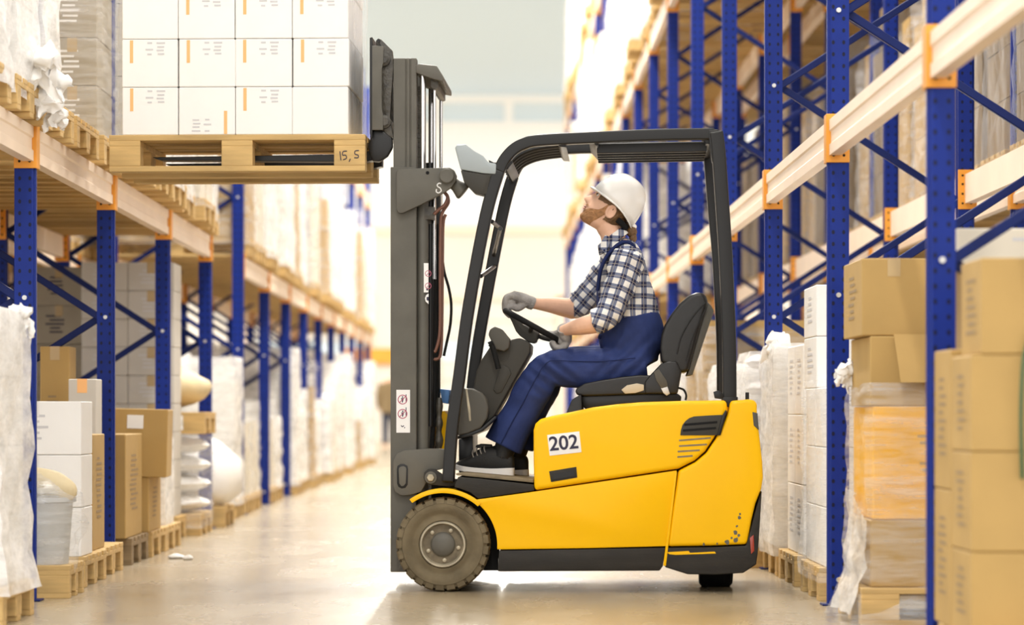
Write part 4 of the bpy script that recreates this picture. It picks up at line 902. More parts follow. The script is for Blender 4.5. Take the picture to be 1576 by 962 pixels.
slab('panel_trim', [(704, 671), (722, 667), (740, 659.5), (762, 640), (764, 643), (742, 663.5), (724, 671), (704, 676)], .2, .8, 'frame_black', lc, .003)
slab('footwell_wall', [(706, 676), (728, 670), (728, 727), (706, 727)], .5, .95, 'frame_black', bevel=.004)
slab('front_cowl', [(676, 634), (684, 632), (690, 640), (688, 694), (676, 694)], .62, .98, 'yellow', bevel=.006)
slab('hydraulic_tank', [(677, 598), (692, 600), (690, 622), (680, 620)], .6, .9, 'bluebox', bevel=.006)
slab('column_boss', [(782, 484), (788, 487), (806, 500), (828, 513), (826, 526), (822, 528.5), (814, 527), (800, 517), (794, 510), (788, 496)], .44, .56, 'plastic', bevel=.008, seg=3)
cen = F(821, 502.5, .5); ua = (F(778, 478.5, .5) - F(864, 526.5, .5)).normalized(); rw_ = (F(778, 478.5, .5) - F(864, 526.5, .5)).length / 2
rimp = [cen + ua * (rw_ * math.cos(2 * math.pi * k / 40)) + Vector((0, 1, 0)) * (rw_ * math.sin(2 * math.pi * k / 40)) for k in range(40)]
sw = empty('steering_wheel'); sw.parent = truck
bm = bmesh.new(); loft(bm, rimp, [.0135] * 40, 12, B=ua.cross(Vector((0, 1, 0))), sub=1, close=True); fin('rim', bm, 'rubber_dark', sw, smooth=60)
nrm = ua.cross(Vector((0, 1, 0))); nrm = -nrm if nrm.z > 0 else nrm
for a in (20, 160, 270):
    e = cen + ua * (rw_ * .96 * math.cos(R(a))) + Vector((0, 1, 0)) * (rw_ * .96 * math.sin(R(a)))
    tube('spoke', [cen + nrm * .03, (cen + e) / 2 + nrm * .024, e], .011, 'plastic', sw, 8, 3)
bm = bmesh.new(); lathe(bm, cen + nrm * .045, -nrm, [(.05, 0), (.05, .025), (.03, .036)], 24); fin('hub', bm, 'plastic', sw)
# seat
seat = empty('driver_seat'); seat.parent = truck
slab('base', [(894.5, 612), (900, 607), (1040, 604), (1049, 610), (1047, 624), (987, 627), (905, 633), (897, 626)], .28, .74, 'frame_black', seat, .008)
slab('cushion', [(885, 602), (888, 597), (900, 590), (925, 585), (956, 580), (985, 577), (1010, 578), (1012, 606), (900, 610), (888, 608)], .26, .76, 'vinyl', seat, .018, 4)
slab('side_lever', [(956, 600), (965, 593), (980, 590), (991, 592), (991, 601), (978, 605), (962, 606)], .252, .27, 'beige', seat, .004)
slab('hinge_cover', [(993, 606), (992, 588), (1000, 578), (1017, 560), (1030, 556), (1042, 556), (1049, 573), (1046, 590), (1043, 606)], .25, .34, 'vinyl', seat, .01, 3)
slab('hinge_cover', [(993, 606), (1000, 578), (1030, 556), (1049, 573), (1043, 606)], .68, .77, 'vinyl', seat, .01, 3)
br = slab('backrest', [(1018, 558), (1016, 535), (1018, 515), (1023, 500), (1032, 485), (1045, 468), (1060, 455), (1072, 450), (1082, 450.5), (1087, 456), (1090, 466), (1074, 520), (1060, 572), (1048, 574)], .26, .76, 'vinyl', seat, .02, 4)
slab('back_shell', [(1088, 464), (1094, 470), (1099, 478), (1066, 577), (1057, 578), (1060, 570)], .28, .74, 'plastic_lt', seat, .005)
tube('seam', [F(x, y, .257) for x, y in ((1086, 466), (1074, 478), (1060, 497), (1048, 520), (1042, 545))], .003, 'frame_black', br)
tube('seam', [F(x, y, .257) for x, y in ((1087, 474), (1078, 492), (1066, 520), (1056, 556))], .003, 'frame_black', br)
b = slab('belt_buckle', [(1006, 572), (1014, 568), (1026, 586), (1028, 595), (1018, 598), (1010, 586)], .238, .255, 'plastic_lt', seat, .003)
slab('belt_tongue', [(1017, 597), (1027, 594), (1031, 606), (1026, 609), (1021, 605)], .24, .248, 'buckle', b, .002)
tube('belt_cable', [F(x, y, .25) for x, y in ((1044, 597), (1052, 600), (1056, 608), (1055, 616))], .005, 'rubber_dark', seat)
# ------------------------------------------------------------------ the lifted load
TM = Matrix.Translation((FX0, FY, 0)) @ Matrix.Rotation(-TH, 4, 'Z')
def to_truck(o, loc):
    o.location = TM @ Vector(loc); o.rotation_euler = (0, 0, -TH); return o
PD = .115
pl, pr_ = F(168, 240, PD), F(562, 240, PD); plen = pr_.x - pl.x; ztop = F(300, 207.5, PD).z; PHT = .144 * 1.17
p = pallet((0, 0, 0), 'wooden pallet raised on the forks under white cartons', True); to_truck(p, ((pl.x + pr_.x) / 2, PD + .4, ztop - PHT)); p.scale = (plen / 1.2, 1.0, 1.17)
blk = [c for c in p.children if c.name.startswith('block') and c.location.x > .4 and c.location.y < -.2][0]
for seg in ([(-.045, .055), (-.040, .02)], [(-.012, .056), (-.030, .054), (-.032, .040), (-.018, .040), (-.014, .028), (-.030, .022)], [(.004, .026), (-.002, .014)], [(.044, .058), (.026, .056), (.026, .044), (.040, .040), (.040, .030), (.022, .030)]):
    tube('handwritten_mark', [Vector((x, -.0505, z)) for x, z in seg], .0022, 'ink', blk, 6, 3)
xs = [188, 274.5, 362, 450, 537]; ch = .221
for r in range(4):
    for j in range(2):
        for i in range(4):
            if j == 1 and i < 2 and r < 3: pass
            a, b = F(xs[i], 100, PD + .01).x, F(xs[i + 1], 100, PD + .01).x; y0 = PD + .01 + j * .385
            o = carton('white carton on raised pallet, %s row, %s of four toward the mast, %s layer' % (('bottom', 'second', 'third', 'top')[r], ORD[i], 'front' if j == 0 else 'rear'), 0, b - a, 0, .382, 0, ch, 'carton_white', tape=None, group='white cartons on the raised pallet')
            to_truck(o, ((a + b) / 2 + random.uniform(-.002, .002), y0 + .19, ztop + r * ch))
            if j == 0:
                flip = (r, i) == (0, 1); plain = (r, i) in ((0, 3), (2, 0)); h = ch; w2 = (b - a) / 2
                if not plain:
                    sx = -w2 + .045 if not flip else w2 - .045; z1, z2 = (h * .5, h - .006) if not flip else (.004, h * .5); s_ = random.uniform(-.002, .004)
                    bm = bmesh.new(); bx(bm, sx - .0075, sx + .0075, -.1910, -.1885, z1, z2); fin('orange_strip', bm, 'strip_orange', o, smooth=0)
                    sg = -1 if flip else 1; zc = h * .78 if not flip else h * .22
                    bm = bmesh.new()
                    for (ax, bx_, dz) in ((-.02, .015, 0), (-.012, .01, .03 * sg), (-.012, .008, -.022 * sg), (.03, .07, .03 * sg), (.034, .066, .012 * sg), (.03, .064, -.004 * sg), (.036, .066, -.02 * sg)):
                        x0, x1 = sorted((ax * sg, bx_ * sg)); bx(bm, x0, x1, -.1908, -.189, zc + dz - .004, zc + dz + .004)
                    fin('printing', bm, 'ink_grey', o, smooth=0)
bm = bmesh.new(); shell(bm, F(183, 100, PD).x, F(543, 100, PD).x, PD + .004, PD + .80, ztop + .0, ztop + 4 * ch, .010, 31, 16, .0)
# near wall of the wrap stays clear: only the sides and the rear carry creased film
bm.normal_update(); bm.faces.ensure_lookup_table(); dele = [f for f in bm.faces if f.calc_center_median().y < PD + .03 and abs(f.normal.y) > .7]
bmesh.ops.delete(bm, geom=dele, context='FACES')
o = fin('stretch_film', bm, 'film_vert', smooth=60); to_truck(o, (0, 0, 0)); tag(o, 'creased shiny film round the sides of the raised white cartons', 'stretch film')
# ------------------------------------------------------------------ the driver (built in the truck's frame, seated)
S = 1 / 328.0
DC = .50
Q = lambda x, y, d=DC: F(x, y, d)
def px(r): return r * S
# head frame: a forward, b up, tilted back as the driver looks up at the load
HO = Q(945, 312); FW = Vector((-.86, 0, .5)); UP = Vector((.5, 0, .86)); LAT = Vector((0, 1, 0))
def H(a, b, c=0): return HO + FW * a + UP * b + LAT * c
HEAD = [(-.150, .080, .000, .026), (-.141, .100, -.02, .040), (-.128, .107, -.04, .052), (-.110, .103, -.055, .059), (-.097, .107, -.066, .063), (-.088, .104, -.073, .065), (-.078, .106, -.078, .067), (-.062, .101, -.085, .070), (-.040, .099, -.091, .073), (-.018, .094, -.094, .075), (-.004, .093, -.095, .076), (.010, .100, -.096, .076), (.030, .094, -.096, .076), (.055, .080, -.088, .069), (.080, .055, -.068, .053), (.095, .030, -.044, .034), (.100, .008, -.016, .012)]
def head_point(b, fa, ba, hw, t, off=0, nose=True):
    c, s = math.cos(t), math.sin(t); e = .86
    m = (fa + ba) / 2; ra = (fa - ba) / 2 + off
    x = m + ra * math.copysign(abs(c) ** e, c); y = (hw + off) * math.copysign(abs(s) ** e, s)
    if nose:
        g = math.exp(-(y / .0135) ** 2) if c > 0 else 0
        if -.072 < b < .008: x += g * .034 * max(0, min(1, (.008 - b) / .055)) * (1 if b > -.056 else max(0, (b + .072) / .016))
        if c > 0: x -= .011 * math.exp(-((abs(y) - .031) / .012) ** 2 - ((b + .006) / .011) ** 2)
        if c > 0: x += .007 * math.exp(-(y / .024) ** 2) * (math.exp(-((b + .094) / .0045) ** 2) + math.exp(-((b + .082) / .004) ** 2))
    return x, y
def head_loft(bm, rows, n, off=0, rng=(0, 360), nose=True, sub=3, cap=True):
    rows = catmull([list(r) for r in rows], sub); rings = []; full = rng[1] - rng[0] >= 360
    for r in rows:
        ring = []
        for k in range(n):
            t = R(rng[0] + (rng[1] - rng[0]) * k / (n if full else n - 1)); x, y = head_point(*r, t, off, nose); ring.append(bm.verts.new(H(x, r[0], y)))
        rings.append(ring)
    for A, B in zip(rings, rings[1:]):
        for k in range(n if full else n - 1): bm.faces.new((A[k], A[(k + 1) % n], B[(k + 1) % n], B[k]))
    if cap and full: bm.faces.new(rings[0][::-1]); bm.faces.new(rings[-1])
bm = bmesh.new()
head_loft(bm, HEAD, 64)
for s in (-1, 1):      # ears
    rr = 9; pts = [H(-.012 + .020 * math.cos(t), -.048 + .030 * math.sin(t), s * (.079 + .004 * math.sin(t))) for t in [2 * math.pi * k / 12 for k in range(12)]]
    loft(bm, pts, [.0055] * 12, 8, B=LAT, sub=1, close=True)
    ellipsoid(bm, H(-.010, -.048, s * .074), .016, .006, .024, 12, 8)
loft(bm, [H(-.028, -.04), H(-.022, -.10), Q(941, 358), Q(947, 378), Q(951, 392)], [(.055, .058), (.056, .058), (.055, .058), (.058, .066), (.05, .07)], 24)
TORSO = [(947, 378, 22, .085), (953, 388, 28, .15), (957, 402, 34, .185), (960, 428, 39, .175), (964, 462, 44, .165), (970, 498, 46, .16), (974, 530, 45, .165), (980, 558, 34, .17)]
loft(bm, [Q(x, y) for x, y, r, w in TORSO], [(px(r) * .92, w * .92) for x, y, r, w in TORSO], 24)
ARM = {'near': [(966, 400, .315, 22), (952, 446, .29, 17), (935, 490, .265, 15)], 'far': [(952, 402, .685, 22), (918, 442, .72, 17), (889, 474, .73, 15)]}
FORE = {'near': [(935, 490, .265, 14.5), (920, 496, .275, 16), (895, 502, .31, 13.5), (874, 507, .375, 9.5), (866, 510, .395, 9)], 'far': [(889, 474, .73, 14.5), (874, 474, .715, 15.5), (850, 470, .67, 12.5), (826, 467, .63, 9.5), (816, 466, .615, 9)]}
for k in ARM:
    loft(bm, [Q(x, y, d) for x, y, d, r in ARM[k] + FORE[k][1:]], [px(r) for x, y, d, r in ARM[k] + FORE[k][1:]], 16)
LEG = {'near': [(985, 556, .40, 30), (930, 566, .39, 30), (875, 567, .385, 28), (838, 570, .385, 25), (822, 596, .385, 24), (798, 640, .385, 21), (780, 680, .385, 16), (772, 706, .385, 14)],
       'far': [(985, 556, .60, 30), (930, 563, .615, 30), (880, 563, .62, 28), (846, 568, .625, 25), (832, 596, .625, 24), (812, 640, .625, 21), (797, 680, .625, 16), (792, 706, .625, 14)]}
for k in LEG: loft(bm, [Q(x, y, d) for x, y, d, r in LEG[k]], [px(r) * .85 for x, y, d, r in LEG[k]], 16)
person = remesh('person', bm, .0042, 'skin', None, 3, .4)
to_truck(person, (0, 0, 0)); tag(person, 'seated driver in white hard hat, plaid shirt and blue overalls, looking up', 'person')
def child(o): o.parent = person; return o
# face details
for s in (-1, 1):
    bm = bmesh.new(); ellipsoid(bm, H(.079, -.007, s * .031), .0105, .0105, .007, 14, 10); e = fin('eye', bm, 'eye_white', person, smooth=80)
    bm = bmesh.new(); ellipsoid(bm, H(.0865, -.006, s * .0325), .0050, .006, .0055, 10, 8); fin('iris', bm, 'eye_dark', e, smooth=80)
    tube('eyebrow', [H(.104, .010, s * .013), H(.101, .016, s * .030), H(.088, .013, s * .048)], .0042, 'hair', person, 8, 4)
bm = bmesh.new(); head_loft(bm, [(-.0965, .1065, -.066, .063), (-.092, .108, -.07, .064), (-.088, .104, -.073, .065), (-.084, .108, -.075, .066), (-.0795, .1055, -.077, .067)], 12, .0022, (-22, 22), True, 2); fin('lips', bm, 'lip', person, smooth=80)
def rows_between(b0, b1, n):
    out = []
    for k in range(n + 1):
        b = b0 + (b1 - b0) * k / n
        for p, q in zip(HEAD, HEAD[1:]):
            if p[0] <= b <= q[0]:
                t = (b - p[0]) / (q[0] - p[0]); out.append(tuple(p[i] + (q[i] - p[i]) * t for i in range(4))); break
    return out
bm = bmesh.new()
def beard_top(t):
    K = [(0, -.104), (18, -.102), (30, -.094), (45, -.083), (60, -.076), (72, -.068), (79, -.050), (84, -.022), (96, -.020)]
    for (a, u), (b, v) in zip(K, K[1:]):
        if a <= abs(t) <= b: return u + (v - u) * (abs(t) - a) / (b - a)
grid = []
for i in range(97):
    t = -96 + 2 * i; top = beard_top(t); low = -.1495 if abs(t) < 84 else -.1495 + (abs(t) - 84) / 12 * .11; col = []
    for r in rows_between(low, top, 14):
        x, y = head_point(*r, R(t), .0030, False); col.append(bm.verts.new(H(x, r[0], y)))
    grid.append(col)
for A, B in zip(grid, grid[1:]):
    for k in range(min(len(A), len(B)) - 1): bm.faces.new((A[k], A[k + 1], B[k + 1], B[k]))
head_loft(bm, rows_between(-.0765, -.068, 4), 14, .0045, (-30, 30), False, 1)
for v in bm.verts: v.co += noise.noise_vector(v.co * 160) * .0016
fin('beard', bm, 'beard', person, smooth=80)
bm = bmesh.new(); head_loft(bm, rows_between(-.098, .04, 14), 40, .007, (97, 263), False, 1)
for sgn in (-1, 1): head_loft(bm, rows_between(-.026, .022, 8), 14, .005, (48, 102) if sgn > 0 else (258, 312), False, 1)
ellipsoid(bm, Q(972, 356), .026, .028, .03, 16, 12); ellipsoid(bm, Q(974, 366), .018, .022, .03, 16, 12); ellipsoid(bm, Q(962, 349), .028, .034, .024, 16, 12)
for v in bm.verts: v.co += noise.noise_vector(v.co * 70) * .003
fin('hair', bm, 'hair', person, smooth=80)
# hard hat: dome, brim, harness strap, rear knob
HTA = R(10.5); hu = (UP * math.cos(HTA) - FW * math.sin(HTA)).normalized(); hf = (FW * math.cos(HTA) + UP * math.sin(HTA)).normalized(); hc = H(-.014, .006)
hat = empty('hard_hat'); hat.parent = person
bm = bmesh.new(); n = 48; rings = []
for j in range(13):
    t = j / 12 * math.pi / 2
    rr = math.cos(t) ** .8; zz = .142 * math.sin(t) ** .95
    rings.append([bm.verts.new(hc + hf * (.127 * rr * math.cos(2 * math.pi * k / n)) + LAT * (.104 * rr * math.sin(2 * math.pi * k / n)) + hu * (zz - (.012 + .032 * max(0, -math.cos(2 * math.pi * k / n)) ** 2) * (1 - j / 12) ** 2)) for k in range(n)])
for A, B in zip(rings, rings[1:]):
    for k in range(n): bm.faces.new((A[k], A[(k + 1) % n], B[(k + 1) % n], B[k]))
bmesh.ops.remove_doubles(bm, verts=bm.verts, dist=.0005)
d = fin('dome', bm, 'hardhat', hat, smooth=80); md = d.modifiers.new('s', 'SOLIDIFY'); md.thickness = .004
bm = bmesh.new(); A, B = [], []
for k in range(n + 1):
    a = 2 * math.pi * k / n; c = math.cos(a); ext = .006 + .014 * max(0, c) ** 2.5; zz = -.012 - .032 * max(0, -c) ** 2
    p = lambda e, z: hc + hf * ((.127 + e) * c) + LAT * ((.104 + min(e, .012)) * math.sin(a)) + hu * (zz + z)
    A.append(bm.verts.new(p(-.003, .003))); B.append(bm.verts.new(p(ext, -.004 - .006 * max(0, c))))
for k in range(n): bm.faces.new((A[k], A[k + 1], B[k + 1], B[k]))
br_ = fin('brim', bm, 'hardhat', hat, smooth=80); md = br_.modifiers.new('s', 'SOLIDIFY'); md.thickness = .005
bm = bmesh.new(); loft(bm, [hc + hf * (-.085) + LAT * y - hu * .062 - hf * x for x, y in ((-.03, -.085), (.018, -.05), (.032, 0), (.018, .05), (-.03, .085))], [(.004, .014)] * 5, 8, B=hu, sub=3); fin('harness_strap', bm, 'rubber_dark', hat)
bm = bmesh.new(); ellipsoid(bm, Q(975, 349), .016, .02, .014, 14, 10); fin('harness_knob', bm, 'hardhat', hat)
# shirt
bm = bmesh.new(); ST = [(944, 371, 21, .074)] + TORSO[:-1]; loft(bm, [Q(x, y) for x, y, r, w in ST], [(px(r), w) for x, y, r, w in ST], 28)
for s_, k in ((.33, 'near'), (.67, 'far')): ellipsoid(bm, Q(964 if k == 'near' else 954, 404, s_), .076, .07, .078, 18, 12)
def crease(v):
    return v + noise.noise_vector(Vector((v.x * 9, v.y * 6, v.z * 14))) * .007
sh = remesh('shirt', bm, .006, 'plaid', person, 5, .5, crease)
def sleeve(k, cuff):
    P = [Q(x, y, d) for x, y, d, r in ARM[k]]; ax = (P[2] - P[0]); L = ax.length; ax.normalize()
    yv = (LAT - ax * LAT.dot(ax)).normalized(); xv = yv.cross(-ax); M = Matrix((xv, yv, -ax)).transposed().to_4x4(); M.translation = P[0]
    inv = M.inverted(); pts = [P[0] - ax * .03, P[0], P[0].lerp(P[1], .5), P[1], P[1].lerp(P[2], .6), P[2]]
    rad = [px(25), px(27), px(25), px(22.5), px(20.5), px(20)]
    bm = bmesh.new(); loft(bm, [inv @ p for p in pts], rad, 24, B=Vector((0, 1, 0)), sub=4)
    o = remesh('sleeve', bm, .006, 'plaid_sleeve', person, 3, .5, lambda v: v + noise.noise_vector(Vector((v.x * 14, v.y * 14, v.z * 26 + len(k)))) * .009)
    o.matrix_local = M
    bm = bmesh.new()
    if cuff:
        E = [Q(*c) for c in cuff]; loft(bm, [inv @ e for e in E], [px(19.5), px(20.5), px(20)], 24, sub=3)
        c = remesh('cuff', bm, .005, 'plaid_sleeve', o, 2, .4, lambda v: v + noise.noise_vector(v * 26) * .005)
    return o
sleeve('near', [(938, 482, .266), (927, 491, .268), (915, 495, .275)])
sleeve('far', [(895, 466, .727), (888, 469, .727), (880, 470, .722)])
bm = bmesh.new()      # collar
loft(bm, [Q(945, 377), Q(942, 368), Q(940, 362)], [(px(24), .082), (px(22.5), .070), (px(21), .066)], 30, cap=False, sub=3)
for v in bm.verts:
    t = (v.co - Q(942, 368)); v.co += Vector((-t.x * .0, 0, -t.x * -.42))
c = fin('collar', bm, 'plaid', person, smooth=60); md = c.modifiers.new('s', 'SOLIDIFY'); md.thickness = .006
for sgn in (-1, 1):
    bm = bmesh.new(); a = [Q(931, 362, DC + sgn * .066), Q(941, 366, DC + sgn * .075), Q(932, 391, DC + sgn * .105), Q(921, 379, DC + sgn * .06)]
    prism(bm, a, [p + Vector((.004, -sgn * .005, 0)) for p in a]); fin('collar_wing', bm, 'plaid', c, .001)
    bm = bmesh.new(); ellipsoid(bm, Q(930, 385, DC + sgn * .104), .005, .003, .005, 10, 6); fin('button', bm, 'denim_dark', c)
# overalls
OV = [(968, 489, 46.5, .166), (971, 505, 49.5, .168), (974, 530, 49, .176), (979, 553, 40, .19), (986, 568, 30, .185)]
bm = bmesh.new(); loft(bm, [Q(x, y) for x, y, r, w in OV], [(px(r), w) for x, y, r, w in OV], 28)
OL = {'near': [(990, 556, .40, 29), (950, 566, .39, 31), (900, 567, .385, 31.5), (860, 567, .385, 29), (838, 572, .385, 26.5), (823, 596, .385, 29), (803, 633, .385, 28.5), (786, 663, .385, 29.5), (774, 686, .385, 31)],
      'far': [(990, 556, .60, 29), (950, 563, .61, 31), (905, 563, .62, 31), (868, 563, .625, 29), (848, 570, .625, 26), (834, 596, .625, 28), (815, 633, .625, 27), (802, 663, .625, 28), (794, 688, .625, 28)]}
for k in OL: loft(bm, [Q(x, y, d) for x, y, d, r in OL[k]], [(px(r), px(r) * .95) for x, y, d, r in OL[k]], 22)
def fold(v):
    knee = (v - Q(846, 578, v.y)).length; wv = math.exp(-(knee / .11) ** 2)
    hip = math.exp(-((v - Q(965, 560, v.y)).length / .14) ** 2)
    return v + noise.noise_vector(Vector((v.x * 10, v.y * 7, v.z * 10))) * .006 + Vector((0, -1, .4)) * (.008 * wv * math.sin((v.x * .8 + v.z) * 95) + .006 * hip * math.sin((v.x - v.z) * 80))
ov = remesh('overalls', bm, .006, 'denim', person, 4, .5, fold)
tube('side_seam', [Q(x, y, d) for x, y, d in ((978, 551, .298), (930, 556, .295), (880, 556, .292), (845, 556, .300), (826, 580, .298), (806, 618, .298), (788, 650, .295), (770, 684, .290))], .0022, 'denim_dark', ov, 6, 4)
bm = bmesh.new(); BB = [(960, 428, 41.5, .13), (964, 462, 46.5, .14), (968, 492, 48.5, .16)]      # bib over the chest
loft(bm, [Q(x, y) for x, y, r, w in BB], [(px(r), w) for x, y, r, w in BB], 20, rng=(120, 240), sub=4)
b_ = fin('bib', bm, 'denim', ov, smooth=70); md = b_.modifiers.new('s', 'SOLIDIFY'); md.thickness = .004
ctr = sum((v.co.x for v in b_.data.vertices)) / len(b_.data.vertices)
if ctr > Q(960, 460).x:                       # the bib sits on the chest, toward the steering wheel
    bm = bmesh.new(); loft(bm, [Q(x, y) for x, y, r, w in BB], [(px(r), w) for x, y, r, w in BB], 20, rng=(-60, 60), sub=4)
    me = bpy.data.meshes.new('bib'); bm.to_mesh(me); bm.free(); me.materials.append(MAT['denim']); b_.data = me
for sgn in (-1, 1):
    d0 = DC + sgn * .105
    path = [(920, 446, DC + sgn * .125), (924, 418, DC + sgn * .15), (932, 398, DC + sgn * .15), (944, 383, DC + sgn * .125), (956, 374, DC + sgn * .105), (966, 373, DC + sgn * .09), (975, 379, DC + sgn * .08), (980, 392, DC + sgn * .07)]
    bm = bmesh.new(); loft(bm, [Q(*p) for p in path], [(.0095, .020)] * len(path), 10, sub=4); fin('shoulder_strap', bm, 'denim_dark', ov, smooth=60)
bm = bmesh.new(); P = Q(924, 519, .43); cyl(bm, P, (-1, -.6, 0), .010, .008, 12); fin('button', bm, 'denim_dark', ov)
# shoes
def shoe(dx, d, dy=0):
    root = empty('shoe'); root.parent = person
    sec = [(701, 713, 719, .018), (706, 709.5, 720, .034), (714, 706, 721, .043), (724, 702, 722, .047), (733, 694, 723, .046), (744, 688, 724, .042), (757, 686, 725, .038), (770, 690, 726, .037), (782, 696, 727, .037), (789, 700, 727.5, .032), (791.5, 706, 727, .02)]
    bm = bmesh.new(); rings = []
    for x, yt, yb, hw in catmull([list(s) for s in sec], 3):
        c0 = Q(x + dx, (yt + yb) / 2 + dy, d); h = px(yb - yt) / 2
        rings.append([bm.verts.new(c0 + Vector((0, hw * math.copysign(abs(math.cos(t)) ** .7, math.cos(t)), h * math.copysign(abs(math.sin(t)) ** .75, math.sin(t))))) for t in [2 * math.pi * k / 18 for k in range(18)]])
    for A, B in zip(rings, rings[1:]):
        for k in range(18): bm.faces.new((A[k], A[(k + 1) % 18], B[(k + 1) % 18], B[k]))
    bm.faces.new(rings[0][::-1]); bm.faces.new(rings[-1]); fin('upper', bm, 'shoe_black', root, smooth=60)
    ss = [(699.5, 713.5, 721, .012), (702, 714.5, 723, .03), (712, 717, 725, .046), (730, 719.5, 727.5, .050), (755, 721, 730, .043), (775, 720.5, 731.5, .042), (788, 720, 732.5, .036), (792, 720, 732, .018)]
    bm = bmesh.new(); rings = []
    for x, yt, yb, hw in catmull([list(s) for s in ss], 3):
        a, b = Q(x + dx, yt + dy, d), Q(x + dx, yb + dy, d)
        rings.append([bm.verts.new(p) for p in (a + Vector((0, -hw, 0)), b + Vector((0, -hw, 0)), b + Vector((0, hw, 0)), a + Vector((0, hw, 0)))])
    for A, B in zip(rings, rings[1:]):
        for k in range(4): bm.faces.new((A[k], A[(k + 1) % 4], B[(k + 1) % 4], B[k]))
    bm.faces.new(rings[0][::-1]); bm.faces.new(rings[-1]); fin('sole', bm, 'sole_white', root, .002, 40)
    for k in range(4):
        x = 727 + k * 6; y = 695 - k * 2.6
        tube('lace', [Q(x + dx + 2, y + 9 + dy, d - .044), Q(x + dx, y + 3 + dy, d - .036), Q(x + dx + 1, y - 1.5 + dy, d - .012), Q(x + dx + 1, y - 1.5 + dy, d + .015), Q(x + dx + 2, y + 6 + dy, d + .042)], .0026, 'lace', root, 6, 3)
    slab_ = [(733 + dx, 690 + dy), (731 + dx, 686 + dy), (740 + dx, 683 + dy), (758 + dx, 684 + dy), (756 + dx, 690 + dy)]
    a = FP(slab_, d - .022); bm = bmesh.new(); prism(bm, [Vector((p.x, d - .022, p.z)) for p in a], [Vector((p.x, d + .022, p.z)) for p in a]); fin('tongue', bm, 'shoe_black', root, .005)
    return root
shoe(0, .385); shoe(22, .625, 2.5)
for k, d in (('near', .385), ('far', .625)):
    xx = 0 if k == 'near' else 20; bm = bmesh.new(); loft(bm, [Q(786 + xx, 668, d), Q(778 + xx, 688, d), Q(773 + xx, 704, d)], [.05, .05, .046], 16, sub=2); fin('sock', bm, 'shoe_black', person, smooth=60)
# gloves gripping the steering wheel (the rim runs sideways where they hold it)
def glove(wrist, knuck, rim, curl, thumb, d, spread, name='glove'):
    root = empty(name); root.parent = person; bm = bmesh.new()
    dw, dk = d[0], d[1]
    loft(bm, [Q(*wrist, dw), Q((wrist[0] * .6 + knuck[0] * .4), (wrist[1] * .6 + knuck[1] * .4), dw * .6 + dk * .4), Q(*knuck, dk)], [(px(9.5), px(10)), (px(10.5), px(14)), (px(8), px(16))], 18, sub=4)
    for i in range(4):
        dd = dk + (i - 1.5) * spread; ln = (.9, 1.0, .97, .82)[i]; pts = [Q(*knuck, dd)]
        base = Vector((knuck[0], knuck[1]))
        for q in curl: pts.append(Q(*(base + (Vector(q) - base) * ln), dd))
        loft(bm, pts, [px(5.6), px(5.4), px(5.0), px(4.6), px(4.0)][:len(pts)], 10, sub=4)
        ellipsoid(bm, pts[-1], px(4), px(4), px(4), 10, 8); ellipsoid(bm, pts[0], px(6), px(5.4), px(6), 10, 8)
    ellipsoid(bm, Q((knuck[0] + rim[0]) / 2, (knuck[1] + rim[1]) / 2, dk), px(10.5), px(12), px(10.5), 14, 10)
    tp = [Q(*p) for p in thumb]; loft(bm, tp, [px(6.5), px(6), px(5.2), px(4.4)][:len(tp)], 10, sub=4); ellipsoid(bm, tp[-1], px(4.4), px(4.4), px(4.4), 10, 8)
    remesh('hand', bm, .0026, 'glove', root, 3, .4)
    bm = bmesh.new(); wv = (Q(*wrist, dw) - Q(*knuck, dk)).normalized(); P = Q(*wrist, dw)
    loft(bm, [P - wv * .012, P, P + wv * .014], [px(10.3), px(10.5), px(10)], 18, sub=2); fin('knitted_cuff', bm, 'glove', root, smooth=60)
    return root
glove((817, 466), (789, 455), (781, 478), [(780, 458), (777, 468), (778, 479), (784, 486)], [(806, 468, .585), (797, 474, .566), (789, 472, .555), (783, 473, .552)], (.612, .585), .019)
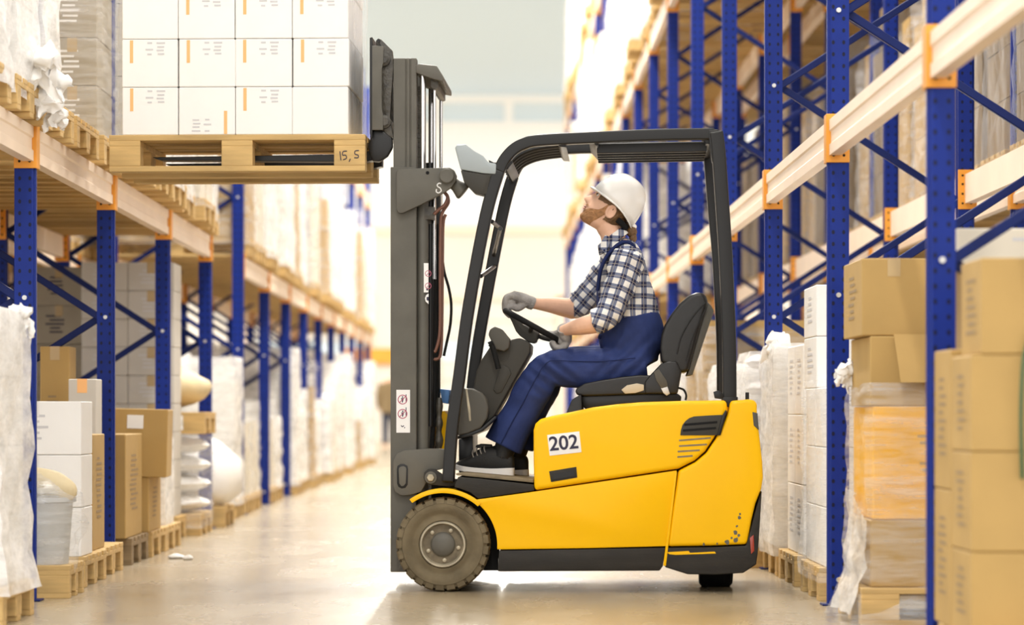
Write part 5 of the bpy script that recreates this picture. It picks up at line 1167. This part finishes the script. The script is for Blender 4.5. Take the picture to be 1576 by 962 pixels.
glove((868, 508), (872, 520), (862, 525), [(871, 531), (863, 537), (853, 535), (849, 528)], [(866, 511, .42), (859, 513, .45), (852, 514.5, .462), (845, 513, .466)], (.392, .435), .018)
# ------------------------------------------------------------------ the person far down the aisle
wk = bmesh.new(); WX, WY = -2.30, 68.0
def wl_(bm, pts, rads): loft(bm, [Vector(p) for p in pts], rads, 14, B=Vector((1, 0, 0)), sub=3)
wl_(wk, [(0, 0, .80), (0, 0, 1.1), (0, 0, 1.42), (.05, 0, 1.5), (.12, .02, 1.58), (.15, .02, 1.66), (.16, .02, 1.72)], [(.1, .16), (.11, .16), (.11, .2), (.06, .07), (.09, .075), (.1, .08), (.03, .03)])
for s in (-1, 1):
    wl_(wk, [(s * .09, 0, .88), (s * .1, .03, .5), (s * .1, -.02, .08)], [.085, .06, .045]); wl_(wk, [(s * .1, -.06, .05), (s * .1, .16, .04)], [.045, .04])
    wl_(wk, [(s * .2, 0, 1.4), (s * .24, .02, 1.12), (s * .22, .12, .9), (s * .21, .16, .80)], [.055, .045, .035, .03])
far = remesh('person', wk, .012, 'skin', None, 3); far.location = (WX, WY, 0); tag(far, 'worker in brown jacket and dark trousers standing far down the aisle', 'person')
bm = bmesh.new(); wl_(bm, [(0, 0, .78), (0, 0, 1.1), (0, 0, 1.4), (0, 0, 1.5)], [(.14, .21), (.14, .2), (.14, .23), (.07, .08)])
for s in (-1, 1): wl_(bm, [(s * .2, 0, 1.42), (s * .25, .02, 1.12), (s * .23, .12, .88)], [.075, .065, .05])
remesh('jacket', bm, .014, 'jacket_brown', far, 3)
bm = bmesh.new(); wl_(bm, [(0, 0, .95), (0, 0, .75)], [(.12, .18), (.11, .18)])
for s in (-1, 1): wl_(bm, [(s * .09, 0, .88), (s * .1, .03, .5), (s * .1, -.02, .1)], [.1, .08, .07])
remesh('trousers', bm, .014, 'trouser_dark', far, 3)
bm = bmesh.new(); ellipsoid(bm, (.145, 0, 1.67), .092, .105, .09); fin('hair', bm, 'hair', far)
